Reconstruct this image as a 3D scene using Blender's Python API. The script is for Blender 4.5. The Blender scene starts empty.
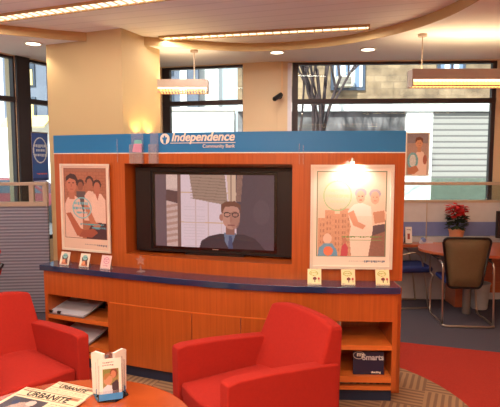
import bpy, bmesh, math, random
from mathutils import Vector, Matrix
random.seed(7)
PI = math.pi
SC = bpy.context.scene
COL = SC.collection

# ------------------------------------------------------------------ colours and materials
def lin(c):
    return tuple(((v/255)/12.92 if v/255 <= .04045 else ((v/255+.055)/1.055)**2.4) for v in c)
def newmat(name):
    m = bpy.data.materials.new(name); m.use_nodes = True
    nt = m.node_tree
    return m, nt, nt.nodes['Principled BSDF']
def plain(name, rgb, rough=.5, metal=0, coat=0, var=.06, scale=12, bump=0, bscale=60, spec=.5):
    m, nt, b = newmat(name)
    c = lin(rgb)
    tc = nt.nodes.new('ShaderNodeTexCoord')
    n = nt.nodes.new('ShaderNodeTexNoise'); n.inputs['Scale'].default_value = scale
    nt.links.new(tc.outputs['Object'], n.inputs['Vector'])
    r = nt.nodes.new('ShaderNodeValToRGB')
    r.color_ramp.elements[0].position = .3; r.color_ramp.elements[1].position = .7
    r.color_ramp.elements[0].color = (*[v*(1-var) for v in c], 1)
    r.color_ramp.elements[1].color = (*[min(1, v*(1+var)) for v in c], 1)
    nt.links.new(n.outputs['Fac'], r.inputs['Fac'])
    nt.links.new(r.outputs['Color'], b.inputs['Base Color'])
    b.inputs['Roughness'].default_value = rough; b.inputs['Metallic'].default_value = metal
    b.inputs['Coat Weight'].default_value = coat; b.inputs['Coat Roughness'].default_value = .08
    b.inputs['Specular IOR Level'].default_value = spec
    if bump:
        n2 = nt.nodes.new('ShaderNodeTexNoise'); n2.inputs['Scale'].default_value = bscale
        nt.links.new(tc.outputs['Object'], n2.inputs['Vector'])
        bp = nt.nodes.new('ShaderNodeBump'); bp.inputs['Strength'].default_value = bump; bp.inputs['Distance'].default_value = .01
        nt.links.new(n2.outputs['Fac'], bp.inputs['Height']); nt.links.new(bp.outputs['Normal'], b.inputs['Normal'])
    return m
def wood(name, dark, light, rough=.3, coat=.5, horiz=False):
    m, nt, b = newmat(name)
    tc = nt.nodes.new('ShaderNodeTexCoord'); mp = nt.nodes.new('ShaderNodeMapping')
    mp.inputs['Scale'].default_value = (3, 3, 60) if horiz else (55, 55, 1.6)
    nt.links.new(tc.outputs['Object'], mp.inputs['Vector'])
    n = nt.nodes.new('ShaderNodeTexNoise'); n.inputs['Scale'].default_value = 1; n.inputs['Detail'].default_value = 5
    n.inputs['Distortion'].default_value = .6
    nt.links.new(mp.outputs['Vector'], n.inputs['Vector'])
    r = nt.nodes.new('ShaderNodeValToRGB')
    r.color_ramp.elements[0].position = .3; r.color_ramp.elements[1].position = .7
    r.color_ramp.elements[0].color = (*lin(dark), 1); r.color_ramp.elements[1].color = (*lin(light), 1)
    nt.links.new(n.outputs['Fac'], r.inputs['Fac']); nt.links.new(r.outputs['Color'], b.inputs['Base Color'])
    b.inputs['Roughness'].default_value = rough; b.inputs['Coat Weight'].default_value = coat; b.inputs['Coat Roughness'].default_value = .12
    return m
def emit(name, rgb, strength):
    m, nt, b = newmat(name)
    b.inputs['Base Color'].default_value = (*lin(rgb), 1)
    b.inputs['Emission Color'].default_value = (*lin(rgb), 1); b.inputs['Emission Strength'].default_value = strength
    return m
def glass(name, tint=(238, 246, 246), refl=.01, haze=0):
    m, nt, b = newmat(name)
    out = nt.nodes['Material Output']
    t = nt.nodes.new('ShaderNodeBsdfTransparent'); t.inputs['Color'].default_value = (*lin(tint), 1)
    g = nt.nodes.new('ShaderNodeBsdfGlossy'); g.inputs['Roughness'].default_value = .02
    lw = nt.nodes.new('ShaderNodeLayerWeight'); lw.inputs['Blend'].default_value = .25
    mt = nt.nodes.new('ShaderNodeMath'); mt.operation = 'MULTIPLY_ADD'; mt.inputs[1].default_value = .22; mt.inputs[2].default_value = refl
    nt.links.new(lw.outputs['Fresnel'], mt.inputs[0])
    mx = nt.nodes.new('ShaderNodeMixShader')
    nt.links.new(mt.outputs[0], mx.inputs['Fac']); nt.links.new(t.outputs[0], mx.inputs[1]); nt.links.new(g.outputs[0], mx.inputs[2])
    if haze:
        df = nt.nodes.new('ShaderNodeBsdfDiffuse'); df.inputs['Color'].default_value = (.9, .9, .92, 1)
        m2 = nt.nodes.new('ShaderNodeMixShader'); m2.inputs['Fac'].default_value = haze
        nt.links.new(mx.outputs[0], m2.inputs[1]); nt.links.new(df.outputs[0], m2.inputs[2]); mx = m2
    nt.links.new(mx.outputs[0], out.inputs['Surface'])
    return m
def bands(name, c1, c2, axis='Z', pitch=.035, rough=.6, bump=.3, lo=.35, hi=.65, angle=None):
    """parallel stripes as ribs or slats"""
    m, nt, b = newmat(name)
    tc = nt.nodes.new('ShaderNodeTexCoord'); mp = nt.nodes.new('ShaderNodeMapping')
    if angle is not None: mp.inputs['Rotation'].default_value = (0, 0, angle)
    nt.links.new(tc.outputs['Object'], mp.inputs['Vector'])
    w = nt.nodes.new('ShaderNodeTexWave'); w.bands_direction = axis; w.inputs['Scale'].default_value = 1/pitch/3.18
    nt.links.new(mp.outputs['Vector'], w.inputs['Vector'])
    r = nt.nodes.new('ShaderNodeValToRGB'); r.color_ramp.elements[0].position = lo; r.color_ramp.elements[1].position = hi
    r.color_ramp.elements[0].color = (*lin(c1), 1); r.color_ramp.elements[1].color = (*lin(c2), 1)
    nt.links.new(w.outputs['Fac'], r.inputs['Fac']); nt.links.new(r.outputs['Color'], b.inputs['Base Color'])
    b.inputs['Roughness'].default_value = rough
    if bump:
        bp = nt.nodes.new('ShaderNodeBump'); bp.inputs['Strength'].default_value = bump; bp.inputs['Distance'].default_value = .005
        nt.links.new(w.outputs['Fac'], bp.inputs['Height']); nt.links.new(bp.outputs['Normal'], b.inputs['Normal'])
    return m
def bricks(name, c1, c2, mortar, scale=4, noise=.35):
    m, nt, b = newmat(name)
    tc = nt.nodes.new('ShaderNodeTexCoord'); mp = nt.nodes.new('ShaderNodeMapping')
    mp.inputs['Rotation'].default_value = (PI/2, 0, 0)
    nt.links.new(tc.outputs['Object'], mp.inputs['Vector'])
    k = nt.nodes.new('ShaderNodeTexBrick'); k.inputs['Scale'].default_value = scale
    k.inputs['Color1'].default_value = (*lin(c1), 1); k.inputs['Color2'].default_value = (*lin(c2), 1)
    k.inputs['Mortar'].default_value = (*lin(mortar), 1); k.inputs['Mortar Size'].default_value = .02
    nt.links.new(mp.outputs['Vector'], k.inputs['Vector'])
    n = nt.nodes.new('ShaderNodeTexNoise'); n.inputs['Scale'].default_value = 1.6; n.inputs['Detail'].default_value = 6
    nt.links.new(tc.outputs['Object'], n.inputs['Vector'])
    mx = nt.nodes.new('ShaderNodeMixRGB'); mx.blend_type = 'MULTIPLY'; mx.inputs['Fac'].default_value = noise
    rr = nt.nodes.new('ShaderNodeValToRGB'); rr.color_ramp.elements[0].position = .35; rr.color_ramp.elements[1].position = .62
    rr.color_ramp.elements[0].color = (.28, .27, .29, 1)  # dark mottling painted into the stone in place of branch shadows
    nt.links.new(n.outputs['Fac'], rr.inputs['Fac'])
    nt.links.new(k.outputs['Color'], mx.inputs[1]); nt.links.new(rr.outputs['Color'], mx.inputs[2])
    nt.links.new(mx.outputs[0], b.inputs['Base Color']); b.inputs['Roughness'].default_value = .85
    return m
def printmat(name, rough=.4, coat=.3, em=0):
    m, nt, b = newmat(name)
    a = nt.nodes.new('ShaderNodeVertexColor'); a.layer_name = 'print'
    nt.links.new(a.outputs['Color'], b.inputs['Base Color'])
    b.inputs['Roughness'].default_value = rough; b.inputs['Coat Weight'].default_value = coat
    if em:
        b.inputs['Base Color'].default_value = (0, 0, 0, 1)
        nt.links.remove(b.inputs['Base Color'].links[0]); b.inputs['Base Color'].default_value = (.01, .01, .01, 1)
        nt.links.new(a.outputs['Color'], b.inputs['Emission Color']); b.inputs['Emission Strength'].default_value = em
    return m

M = dict(
    cherry=wood('cherry veneer', (166, 79, 30), (187, 92, 37)),
    cherry_edge=wood('cherry edge', (206, 104, 42), (222, 120, 52), horiz=True),
    cherry_table=wood('cherry table', (162, 70, 27), (182, 82, 33), rough=.22, horiz=True),
    desk=wood('desk wood', (178, 92, 58), (196, 108, 70), horiz=True),
    navy=plain('navy laminate', (26, 48, 88), .12, coat=.6, var=.03),
    navy_kick=plain('navy kick', (36, 48, 78), .5),
    blue=plain('blue header paint', (24, 120, 186), .45, coat=.15, var=.02, scale=2),
    white=plain('white paint', (236, 230, 220), .5, var=.02),
    frame_white=plain('pale frame', (226, 214, 200), .4, var=.02),
    wall=plain('cream wall paint', (216, 192, 160), .7, var=.02, scale=3),
    column=plain('peach column paint', (200, 172, 126), .7, var=.02, scale=2, bump=.05, bscale=150),
    ceil_in=bands('ceiling slats', (230, 226, 222), (244, 240, 236), 'X', .18, .75, .12, lo=.0, hi=.06, angle=math.radians(-72)),
    ceil_out=plain('ceiling plaster', (240, 236, 232), .8, var=.02, scale=2),
    fascia=plain('lamp-tinted fascia', (192, 160, 108), .6, var=.02),  # yellow of the lamp light on the ceiling edge, put into its colour
    dark_frame=plain('dark bronze frame', (48, 34, 38), .45, var=.05),
    reveal=plain('pale reveal', (214, 214, 226), .6),
    grey_carpet=plain('slate carpet', (76, 70, 84), .95, var=.18, scale=90, bump=.4, bscale=300),
    red_carpet=plain('red carpet', (168, 38, 20), .95, var=.1, scale=80, bump=.4, bscale=300),
    red_fabric=plain('red wool', (166, 38, 28), .9, var=.04, scale=60, bump=.15, bscale=400, spec=.25),
    black=plain('black plastic', (24, 22, 26), .3, var=.03),
    bezel=plain('charcoal bezel', (15, 12, 19), .4, coat=.05, var=.03),
    gloss_black=plain('gloss black', (12, 11, 14), .12, coat=.5, var=.02),
    chrome=plain('satin chrome', (190, 180, 172), .28, metal=1, var=.02),
    steel=plain('satin steel', (150, 140, 136), .4, metal=.7, var=.02),
    ribs=bands('ribbed screen', (112, 112, 130), (152, 152, 168), 'Z', .036),
    rail=plain('beige rail', (184, 164, 146), .5, var=.02),
    panel_pale=plain('pale screen fabric', (198, 196, 202), .8, var=.03),
    panel_blue=plain('periwinkle fabric', (118, 132, 190), .85, var=.05),
    mesh_olive=plain('olive mesh', (122, 104, 74), .7, var=.08, scale=120),
    seat_blue=plain('royal blue fabric', (36, 50, 116), .8, var=.05),
    glass=glass('clear pane'), green_glass=glass('greenish pane', (232, 240, 238), .03),
    acrylic=glass('acrylic', (250, 250, 252), .03, .08),
    slot=emit('slot diffuser', (255, 232, 196), 2.2), louver_glow=emit('glowing louvre', (255, 190, 110), 1.6),
    lamp_white=emit('downlight lens', (255, 238, 205), 5), spot_lens=emit('spotlight lens', (255, 246, 225), 25),
    pend=plain('grey fixture', (178, 160, 150), .5, var=.03),
    terra=plain('wrapped pot', (206, 150, 116), .6), foil=plain('pale foil', (232, 222, 210), .35),
    leaf=plain('dark leaf', (40, 58, 40), .6, var=.2), petal=plain('poinsettia red', (196, 30, 34), .6, var=.15),
    bin=plain('pale bin plastic', (186, 184, 188), .5), screen_off=plain('dark screen', (38, 32, 38), .2, coat=.4),
    paper=plain('paper', (232, 226, 216), .7, var=.02), paper_grey=plain('grey sheet', (200, 198, 212), .55, var=.04),
    folder=plain('midnight folder', (22, 26, 58), .4, coat=.2), ink=plain('black ink', (36, 30, 32), .7),
    teal=plain('teal card', (120, 196, 196), .6), pink=plain('pink card', (236, 150, 190), .6),
    blue_base=plain('blue acrylic', (60, 140, 205), .2, coat=.5),
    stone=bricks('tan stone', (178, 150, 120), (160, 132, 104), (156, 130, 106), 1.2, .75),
    white_wall=plain('white render', (244, 242, 240), .8, var=.03), grey_wall=plain('blue grey render', (112, 118, 136), .8, var=.12, scale=1.2),
    shop_grey=plain('mottled grey stone', (116, 110, 112), .8, var=.55, scale=2.2),
    shutter=bands('roller shutter', (104, 98, 98), (160, 154, 150), 'Z', .19, .6, .4, lo=.05, hi=.3),
    bluewhite=bands('curtain stripes', (120, 140, 176), (236, 236, 240), 'X', .3, .7, 0),
    win_dark=plain('dark window glass', (70, 78, 96), .15, coat=.5, var=.2, scale=2), ac=plain('aircon casing', (232, 224, 206), .5),
    ac_grille=bands('aircon grille', (110, 100, 96), (160, 148, 136), 'Z', .05),
    hedge=plain('green planter', (104, 110, 100), .8, var=.2), bark=plain('grey bark', (74, 60, 62), .9, var=.25),
    asphalt=plain('asphalt', (120, 118, 120), .9, var=.1), redbrick=plain('faded red brick', (172, 100, 92), .85, var=.15),
    awning=plain('cream yellow awning', (246, 216, 150), .8), car_white=plain('white car paint', (232, 234, 238), .25, coat=.6),
    car_red=plain('maroon car paint', (130, 50, 60), .25, coat=.6), tyre=plain('tyre rubber', (26, 26, 28), .8),
    print_=printmat('printed paper', .45, .15), screen=printmat('lit screen', .2, .4, em=.85),
    conduit=plain('cream conduit', (224, 190, 150), .6),
)
def brown_carpet():
    m, nt, b = newmat('patterned carpet')
    tc = nt.nodes.new('ShaderNodeTexCoord')
    cols = []
    def node(t): return nt.nodes.new(t)
    ck = node('ShaderNodeTexChecker'); ck.inputs['Scale'].default_value = 3.6
    mp = node('ShaderNodeMapping'); mp.inputs['Rotation'].default_value = (0, 0, .42)
    nt.links.new(tc.outputs['Object'], mp.inputs['Vector']); nt.links.new(mp.outputs['Vector'], ck.inputs['Vector'])
    wv = []
    for ax in 'XY':
        w = node('ShaderNodeTexWave'); w.bands_direction = ax; w.inputs['Scale'].default_value = 6.5; w.inputs['Distortion'].default_value = .6
        nt.links.new(mp.outputs['Vector'], w.inputs['Vector']); wv.append(w)
    mx = node('ShaderNodeMixRGB'); nt.links.new(ck.outputs['Fac'], mx.inputs['Fac'])
    nt.links.new(wv[0].outputs['Fac'], mx.inputs[1]); nt.links.new(wv[1].outputs['Fac'], mx.inputs[2])
    r = node('ShaderNodeValToRGB'); r.color_ramp.elements[0].position = .3; r.color_ramp.elements[1].position = .6
    r.color_ramp.elements[0].color = (*lin((124, 92, 70)), 1); r.color_ramp.elements[1].color = (*lin((160, 124, 92)), 1)
    nt.links.new(mx.outputs[0], r.inputs['Fac']); nt.links.new(r.outputs['Color'], b.inputs['Base Color'])
    b.inputs['Roughness'].default_value = .95
    return m
M['brown_carpet'] = brown_carpet()

# ------------------------------------------------------------------ mesh helpers
class MB:
    def __init__(s): s.bm = bmesh.new()
    def box(s, c, d, rz=0, rx=0, ry=0):
        mat = Matrix.Translation(c) @ Matrix.Rotation(rz, 4, 'Z') @ Matrix.Rotation(ry, 4, 'Y') @ Matrix.Rotation(rx, 4, 'X') @ Matrix.Diagonal((*d, 1))
        bmesh.ops.create_cube(s.bm, size=1, matrix=mat); return s
    def cyl(s, p, q, r, r2=None, n=20):
        p = Vector(p); q = Vector(q); v = q-p
        mat = Matrix.Translation((p+q)/2) @ v.to_track_quat('Z', 'Y').to_matrix().to_4x4()
        bmesh.ops.create_cone(s.bm, cap_ends=True, segments=n, radius1=r, radius2=r if r2 is None else r2, depth=v.length, matrix=mat); return s
    def ball(s, c, r, n=16):
        mat = Matrix.Translation(c) @ Matrix.Diagonal((*(r if hasattr(r, '__len__') else (r, r, r)), 1))
        bmesh.ops.create_uvsphere(s.bm, u_segments=n, v_segments=n//2+2, radius=1, matrix=mat); return s
    def prism(s, pts, z0, z1):
        """closed outline (x,y) extruded from z0 to z1"""
        a = [s.bm.verts.new((x, y, z0)) for x, y in pts]; b = [s.bm.verts.new((x, y, z1)) for x, y in pts]
        n = len(pts); s.bm.faces.new(a); s.bm.faces.new(b)
        for i in range(n): s.bm.faces.new((a[i], a[(i+1) % n], b[(i+1) % n], b[i]))
        return s
    def extr(s, pts, o, u, v, w, t):
        """outline in plane (u,v) at o, extruded by t along w"""
        o, u, v, w = map(Vector, (o, u, v, w))
        a = [s.bm.verts.new(o+u*x+v*y) for x, y in pts]; b = [s.bm.verts.new(o+u*x+v*y+w*t) for x, y in pts]
        n = len(pts); s.bm.faces.new(a); s.bm.faces.new(b)
        for i in range(n): s.bm.faces.new((a[i], a[(i+1) % n], b[(i+1) % n], b[i]))
        return s
    def lathe(s, prof, c=(0, 0, 0), n=28, cap=True):
        rings = []
        for r, z in prof:
            rings.append([s.bm.verts.new((c[0]+r*math.cos(2*PI*k/n), c[1]+r*math.sin(2*PI*k/n), c[2]+z)) for k in range(n)])
        for a, b in zip(rings, rings[1:]):
            for k in range(n): s.bm.faces.new((a[k], a[(k+1) % n], b[(k+1) % n], b[k]))
        if not cap: return s
        if prof[0][0] > 1e-5: s.bm.faces.new(rings[0])
        if prof[-1][0] > 1e-5: s.bm.faces.new(rings[-1])
        return s
    def tube(s, pts, r, n=10, r1=None, smooth=True):
        P = [Vector(p) for p in pts]
        if smooth and len(P) > 2:
            Q = []
            for i in range(len(P)-1):
                p0 = P[max(0, i-1)]; p1 = P[i]; p2 = P[i+1]; p3 = P[min(len(P)-1, i+2)]
                for k in range(5):
                    t = k/5
                    Q.append(.5*((2*p1)+(-p0+p2)*t+(2*p0-5*p1+4*p2-p3)*t*t+(-p0+3*p1-3*p2+p3)*t**3))
            Q.append(P[-1]); P = Q
        rings = []; up = Vector((.13, .2, 1)).normalized()
        for i, p in enumerate(P):
            d = (P[min(i+1, len(P)-1)]-P[max(i-1, 0)]).normalized()
            x = d.cross(up)
            if x.length < .1: x = d.cross(Vector((1, .1, 0)))
            x.normalize(); y = d.cross(x); rr = r if r1 is None else r+(r1-r)*i/(len(P)-1)
            rings.append([s.bm.verts.new(p+x*rr*math.cos(2*PI*k/n)+y*rr*math.sin(2*PI*k/n)) for k in range(n)])
        for a, b in zip(rings, rings[1:]):
            for k in range(n): s.bm.faces.new((a[k], a[(k+1) % n], b[(k+1) % n], b[k]))
        s.bm.faces.new(rings[0]); s.bm.faces.new(rings[-1]); return s
    def build(s, name, mat, parent=None, bevel=0, seg=2, smooth=False, sub=0):
        bmesh.ops.recalc_face_normals(s.bm, faces=s.bm.faces)
        me = bpy.data.meshes.new(name); s.bm.to_mesh(me); s.bm.free()
        me.materials.append(mat)
        o = bpy.data.objects.new(name, me); COL.objects.link(o)
        if parent: o.parent = parent
        if smooth or bevel:
            for p in me.polygons: p.use_smooth = True
        if bevel:
            b = o.modifiers.new('bevel', 'BEVEL'); b.width = bevel; b.segments = seg; b.limit_method = 'ANGLE'; b.angle_limit = .6
            b.harden_normals = True
        if sub:
            u = o.modifiers.new('sub', 'SUBSURF'); u.levels = sub; u.render_levels = sub
        return o
def smooth_angle(o, ang=40):
    """flat shading across sharp edges"""
    me = o.data
    for p in me.polygons: p.use_smooth = True
    bm = bmesh.new(); bm.from_mesh(me)
    for e in bm.edges:
        if len(e.link_faces) == 2 and e.calc_face_angle(0) > math.radians(ang): e.smooth = False
    bm.to_mesh(me); bm.free(); return o
def tag(o, label=None, cat=None, group=None, kind=None):
    if label: o['label'] = label
    if cat: o['category'] = cat
    if group: o['group'] = group
    if kind: o['kind'] = kind
    return o
def thing(name, loc, label, cat, rz=0, group=None):
    o = bpy.data.objects.new(name, None); COL.objects.link(o); o.empty_display_size = .1
    o.location = loc; o.rotation_euler.z = rz
    return tag(o, label, cat, group)
def struct(o): return tag(o, kind='structure')
def copy_tree(o, parent=None):
    c = o.copy(); COL.objects.link(c)
    if parent: c.parent = parent
    for ch in [x for x in bpy.data.objects if x.parent == o]: copy_tree(ch, c)
    return c
def text(body, size, shear=0, offset=0, extrude=.001, align='LEFT', spacing=1):
    """font outlines as vertices and faces, as a bmesh in the x,y plane"""
    cu = bpy.data.curves.new('t', 'FONT'); cu.body = body; cu.size = size; cu.shear = shear; cu.offset = offset
    cu.extrude = extrude; cu.align_x = align; cu.space_character = spacing; cu.resolution_u = 4
    ob = bpy.data.objects.new('t', cu); COL.objects.link(ob)
    dg = bpy.context.evaluated_depsgraph_get(); dg.update()
    me = ob.evaluated_get(dg).to_mesh(); bm = bmesh.new(); bm.from_mesh(me)
    bpy.data.objects.remove(ob); bpy.data.curves.remove(cu)
    return bm
def place_text(bm, fn, name, mat, parent):
    for v in bm.verts: v.co = fn(v.co)
    m = MB(); m.bm.free(); m.bm = bm
    return m.build(name, mat, parent)
def plane_text(body, size, o, u, v, name, mat, parent, **k):
    o, u, v = Vector(o), Vector(u).normalized(), Vector(v).normalized(); w = u.cross(v)
    return place_text(text(body, size, **k), lambda c: o+u*c.x+v*c.y+w*(c.z+.0012), name, mat, parent)

# ------------------------------------------------------------------ printed pictures: shapes rasterised to coloured cells of a flat sheet
class Pic:
    def __init__(s, w, h, bg, res=1.6):
        s.w, s.h, s.res = w, h, res; s.nx, s.ny = int(w*res), int(h*res)
        s.px = [[bg]*s.nx for _ in range(s.ny)]
    def paint(s, test, col, box, noise=0, a=1):
        x0, y0, x1, y1 = box
        for j in range(max(0, int(y0*s.res)-1), min(s.ny, int(y1*s.res)+2)):
            for i in range(max(0, int(x0*s.res)-1), min(s.nx, int(x1*s.res)+2)):
                x = (i+.5)/s.res; y = (j+.5)/s.res
                if test(x, y):
                    k = 1+random.uniform(-noise, noise); o = s.px[j][i]
                    s.px[j][i] = tuple(min(255, c*k)*a+q*(1-a) for c, q in zip(col, o))
        return s
    def rect(s, x0, y0, x1, y1, col, **k): return s.paint(lambda x, y: x0 <= x <= x1 and y0 <= y <= y1, col, (x0, y0, x1, y1), **k)
    def ell(s, cx, cy, rx, ry, col, **k): return s.paint(lambda x, y: ((x-cx)/rx)**2+((y-cy)/ry)**2 <= 1, col, (cx-rx, cy-ry, cx+rx, cy+ry), **k)
    def ring(s, cx, cy, rx, ry, t, col, **k):
        return s.paint(lambda x, y: ((x-cx)/rx)**2+((y-cy)/ry)**2 <= 1 < ((x-cx)/(rx-t))**2+((y-cy)/(ry-t))**2, col, (cx-rx, cy-ry, cx+rx, cy+ry), **k)
    def poly(s, pts, col, **k):
        def t(x, y):
            c = False; n = len(pts)
            for i in range(n):
                (xa, ya), (xb, yb) = pts[i], pts[(i+1) % n]
                if (ya > y) != (yb > y) and x < (xb-xa)*(y-ya)/(yb-ya)+xa: c = not c
            return c
        xs = [p[0] for p in pts]; ys = [p[1] for p in pts]
        return s.paint(t, col, (min(xs), min(ys), max(xs), max(ys)), **k)
    def words(s, x0, x1, y, h, col, **k):
        x = x0
        while x < x1:
            w = random.uniform(.8, 1.8); s.rect(x, y, min(x+w, x1), y+h*random.uniform(.7, 1), col, **k); x += w+.45
        return s
    def sheet(s, name, o, u, v, mat, parent, thick=.0015, curve=None):
        """o is the lower-left corner, u and v the full edge vectors"""
        o, u, v = Vector(o), Vector(u), Vector(v); w = u.cross(v).normalized()
        bm = bmesh.new(); lay = bm.loops.layers.float_color.new('print')
        g = [[bm.verts.new(o+u*(i/s.nx)+v*(1-j/s.ny)) for i in range(s.nx+1)] for j in range(s.ny+1)]
        for j in range(s.ny):
            for i in range(s.nx):
                f = bm.faces.new((g[j+1][i], g[j+1][i+1], g[j][i+1], g[j][i]))
                c = (*lin(s.px[j][i]), 1)
                for l in f.loops: l[lay] = c
        q = [bm.verts.new(p-w*thick) for p in (o, o+u, o+u+v, o+v)]
        f = bm.faces.new(q[::-1]); c = (*lin((225, 215, 205)), 1)
        for l in f.loops: l[lay] = c
        rims = [[g[s.ny][i] for i in range(s.nx+1)], [g[j][s.nx] for j in range(s.ny, -1, -1)], [g[0][i] for i in range(s.nx, -1, -1)], [g[j][0] for j in range(s.ny+1)]]
        for k in range(4):
            f = bm.faces.new(list(reversed(rims[k]))+[q[k], q[(k+1) % 4]])
            for l in f.loops: l[lay] = c
        me = bpy.data.meshes.new(name); bm.to_mesh(me); bm.free(); me.materials.append(mat)
        ob = bpy.data.objects.new(name, me); COL.objects.link(ob)
        if parent: ob.parent = parent
        return ob

# ================================================================== THE SETTING
def wall_run(name, p0, p1, z0, z1, t, mat, openings=()):
    """straight wall between two plan points, thickness outwards (left of p0->p1), with rectangular openings (s0,s1,za,zb)"""
    p0, p1 = Vector((*p0, 0)), Vector((*p1, 0)); d = (p1-p0); L = d.length; d.normalize(); n = Vector((-d.y, d.x, 0))
    mb = MB(); rz = math.atan2(d.y, d.x)
    def piece(a, b, za, zb):
        if b-a > 1e-4 and zb-za > 1e-4:
            c = p0+d*((a+b)/2)+n*(t/2); mb.box((c.x, c.y, (za+zb)/2), (b-a, t, zb-za), rz)
    s = 0
    for a, b, za, zb in openings:
        piece(s, a, z0, z1); piece(a, b, z0, za); piece(a, b, zb, z1); s = b
    piece(s, L, z0, z1)
    return struct(mb.build(name, mat)), p0, d, n
ZO, ZI = 3.03, 3.11
struct(MB().prism([(-5.1, -2.2), (-5.05, 2.63), (-2.42, 7.55), (.42, 6.84), (4.8, 6.62), (4.8, -2.2)], -.1, 0).build('floor', M['grey_carpet']))
# red carpet inlay and the patterned round in front of the media unit
redp = [(-4.9, -2), (-4.9, 3.2), (-3, 4.6), (-1.5, 5.1), (0, 5.05), (1.467, 4.70), (2.289, 4.44), (4.45, 3.8), (4.45, -2)]
struct(MB().prism(redp, 0, .004).build('floor', M['red_carpet']))
struct(MB().prism([(.10+1.47*math.cos(a), 3.30+1.47*math.sin(a)*.9) for a in [2*PI*k/72 for k in range(72)]][::1], .004, .008).build('floor', M['brown_carpet']))
# ceilings
ROOM = [(-5.1, -2.2), (-5.05, 2.63), (-2.42, 7.55), (.42, 6.84), (4.8, 6.62), (4.8, -2.2)]
struct(MB().prism(ROOM, ZI, ZI+.12).build('ceiling', M['ceil_in']))
arc = [(-4.95, 2.95), (-4.4, 3.85), (-3.3, 4.75), (-2.512, 5.157), (-2.265, 5.27), (-1.963, 5.40), (-.966, 5.72), (-.50, 5.88), (0, 5.97), (.57, 5.86),
       (1.05, 5.60), (1.45, 5.18), (1.70, 4.70), (1.80, 4.2), (1.82, 3.4), (1.70, 2.2), (1.4, .8), (.9, -.8), (.5, -2.15)]
def cr(P, n=5):
    P = [Vector((*p, 0)) for p in P]; Q = []
    for i in range(len(P)-1):
        p0 = P[max(0, i-1)]; p1 = P[i]; p2 = P[i+1]; p3 = P[min(len(P)-1, i+2)]
        for k in range(n):
            t = k/n; q = .5*((2*p1)+(-p0+p2)*t+(2*p0-5*p1+4*p2-p3)*t*t+(-p0+3*p1-3*p2+p3)*t**3); Q.append((q.x, q.y))
    Q.append((P[-1].x, P[-1].y)); return Q
ARC = cr(arc)
out = ARC+[(4.75, -2.15), (4.78, 6.60), (.41, 6.82), (-2.43, 7.52), (-4.95, 3.0)]
struct(MB().prism(out, ZO, ZI).build('ceiling', M['ceil_out']))
def ribbon(P, t, z0, z1):
    """thin vertical band along the inner side of a plan polyline"""
    A, B = [], []
    for i, p in enumerate(P):
        a = Vector(P[max(0, i-1)]); b = Vector(P[min(len(P)-1, i+1)]); d = (b-a).normalized(); n = Vector((d.y, -d.x))
        A.append(p); B.append((p[0]+n.x*t, p[1]+n.y*t))
    return MB().prism(A+B[::-1], z0, z1)
struct(ribbon(ARC, .012, ZO-.012, ZI).build('trim_1', M['fascia']))

LW0, LW1 = (-4.85, 2.6), (-2.30, 7.30)
BK0, BK1, BK2 = LW1, (.36, 6.64), (4.6, 6.42)
import_dir = lambda a, b: (Vector((*b, 0))-Vector((*a, 0)))
def on(a, b, px):
    """distance along a->b at which it crosses the sight line of pixel column px, used only to size the openings"""
    k = (px-250)/500; dx, dy = b[0]-a[0], b[1]-a[1]; L = math.hypot(dx, dy)
    t = (k*1.0*a[1]-a[0])/(dx-k*dy); return t*L
def lw(px): return on(LW0, LW1, px)
wl, P, D, N = wall_run('wall_left', LW0, LW1, 0, ZO, .2, M['wall'], [(.5, lw(20), .7, ZO-.01), (lw(32), 5.0, .7, ZO-.01)])
def window(num, P, D, N, s0, s1, z0, z1, bars, verts, fw=.05, inset=.06, fl=None, fr=None):
    root = bpy.data.objects.new('window_%d' % num, None); COL.objects.link(root); root.location = P+D*s0; struct(root)
    inv = Matrix.Translation(-root.location); rz = math.atan2(D.y, D.x)
    mb = MB()
    def bx(a, b, za, zb, t=.07):
        c = P+D*((a+b)/2)+N*inset-root.location; mb.box((c.x, c.y, (za+zb)/2), (b-a, t, zb-za), rz)
    bx(s0, s0+(fl or fw), z0, z1); bx(s1-(fr or fw), s1, z0, z1); bx(s0, s1, z0, z0+fw); bx(s0, s1, z1-.03, z1)
    for z in bars: bx(s0, s1, z-.03, z+.03, .085)
    for v in verts: bx(v-.03, v+.03, z0, z1)
    mb.build('window_frame', M['dark_frame'], root)
    c = P+D*((s0+s1)/2)+N*inset-root.location
    MB().box((c.x, c.y, (z0+z1)/2), (s1-s0-.02, .008, z1-z0-.02), rz).build('pane', M['glass'], root)
    return root
window(1, P, D, N, .5, lw(20), .7, ZO-.01, [2.50], [1.6, 2.9], fr=.02)
window(2, P, D, N, lw(32), 5.0, .7, ZO-.01, [2.50], [], fl=.02)
mb = MB(); c = P+D*((lw(20)+lw(33))/2)-N*.005; mb.box((c.x, c.y, ZO/2), (lw(33)-lw(20), .03, ZO-.005), math.atan2(D.y, D.x))
struct(mb.build('trim_2', M['dark_frame']))
LP, LD, LN = P, D, N
bk = lambda px: on(BK0, BK1, px)
w, P, D, N = wall_run('wall_back', BK0, BK1, 0, ZO, .2, M['wall'], [(bk(163), bk(243), .7, ZO-.01)])
window(3, P, D, N, bk(163), bk(243), .7, ZO-.01, [2.53], [], fl=.11, fr=.012)
bk2 = lambda px: on(BK1, BK2, px)
w, P, D, N = wall_run('wall_back', BK1, BK2, 0, ZO, .2, M['wall'], [(bk2(287.5), bk2(493), .7, ZO-.01)])
window(4, P, D, N, bk2(287.5)+.055, bk2(493), .7, ZO-.01, [2.52], [], fl=.075, fr=.05)
c = P+D*(bk2(287.5)+.02)+N*.06; struct(MB().box((c.x, c.y, 1.86), (.055, .13, 2.3), math.atan2(D.y, D.x)).build('trim_3', M['reveal']))
struct(MB().box((4.70, 2.2, ZO/2), (.2, 8.6, ZO)).build('wall_right', M['wall']))
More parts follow.
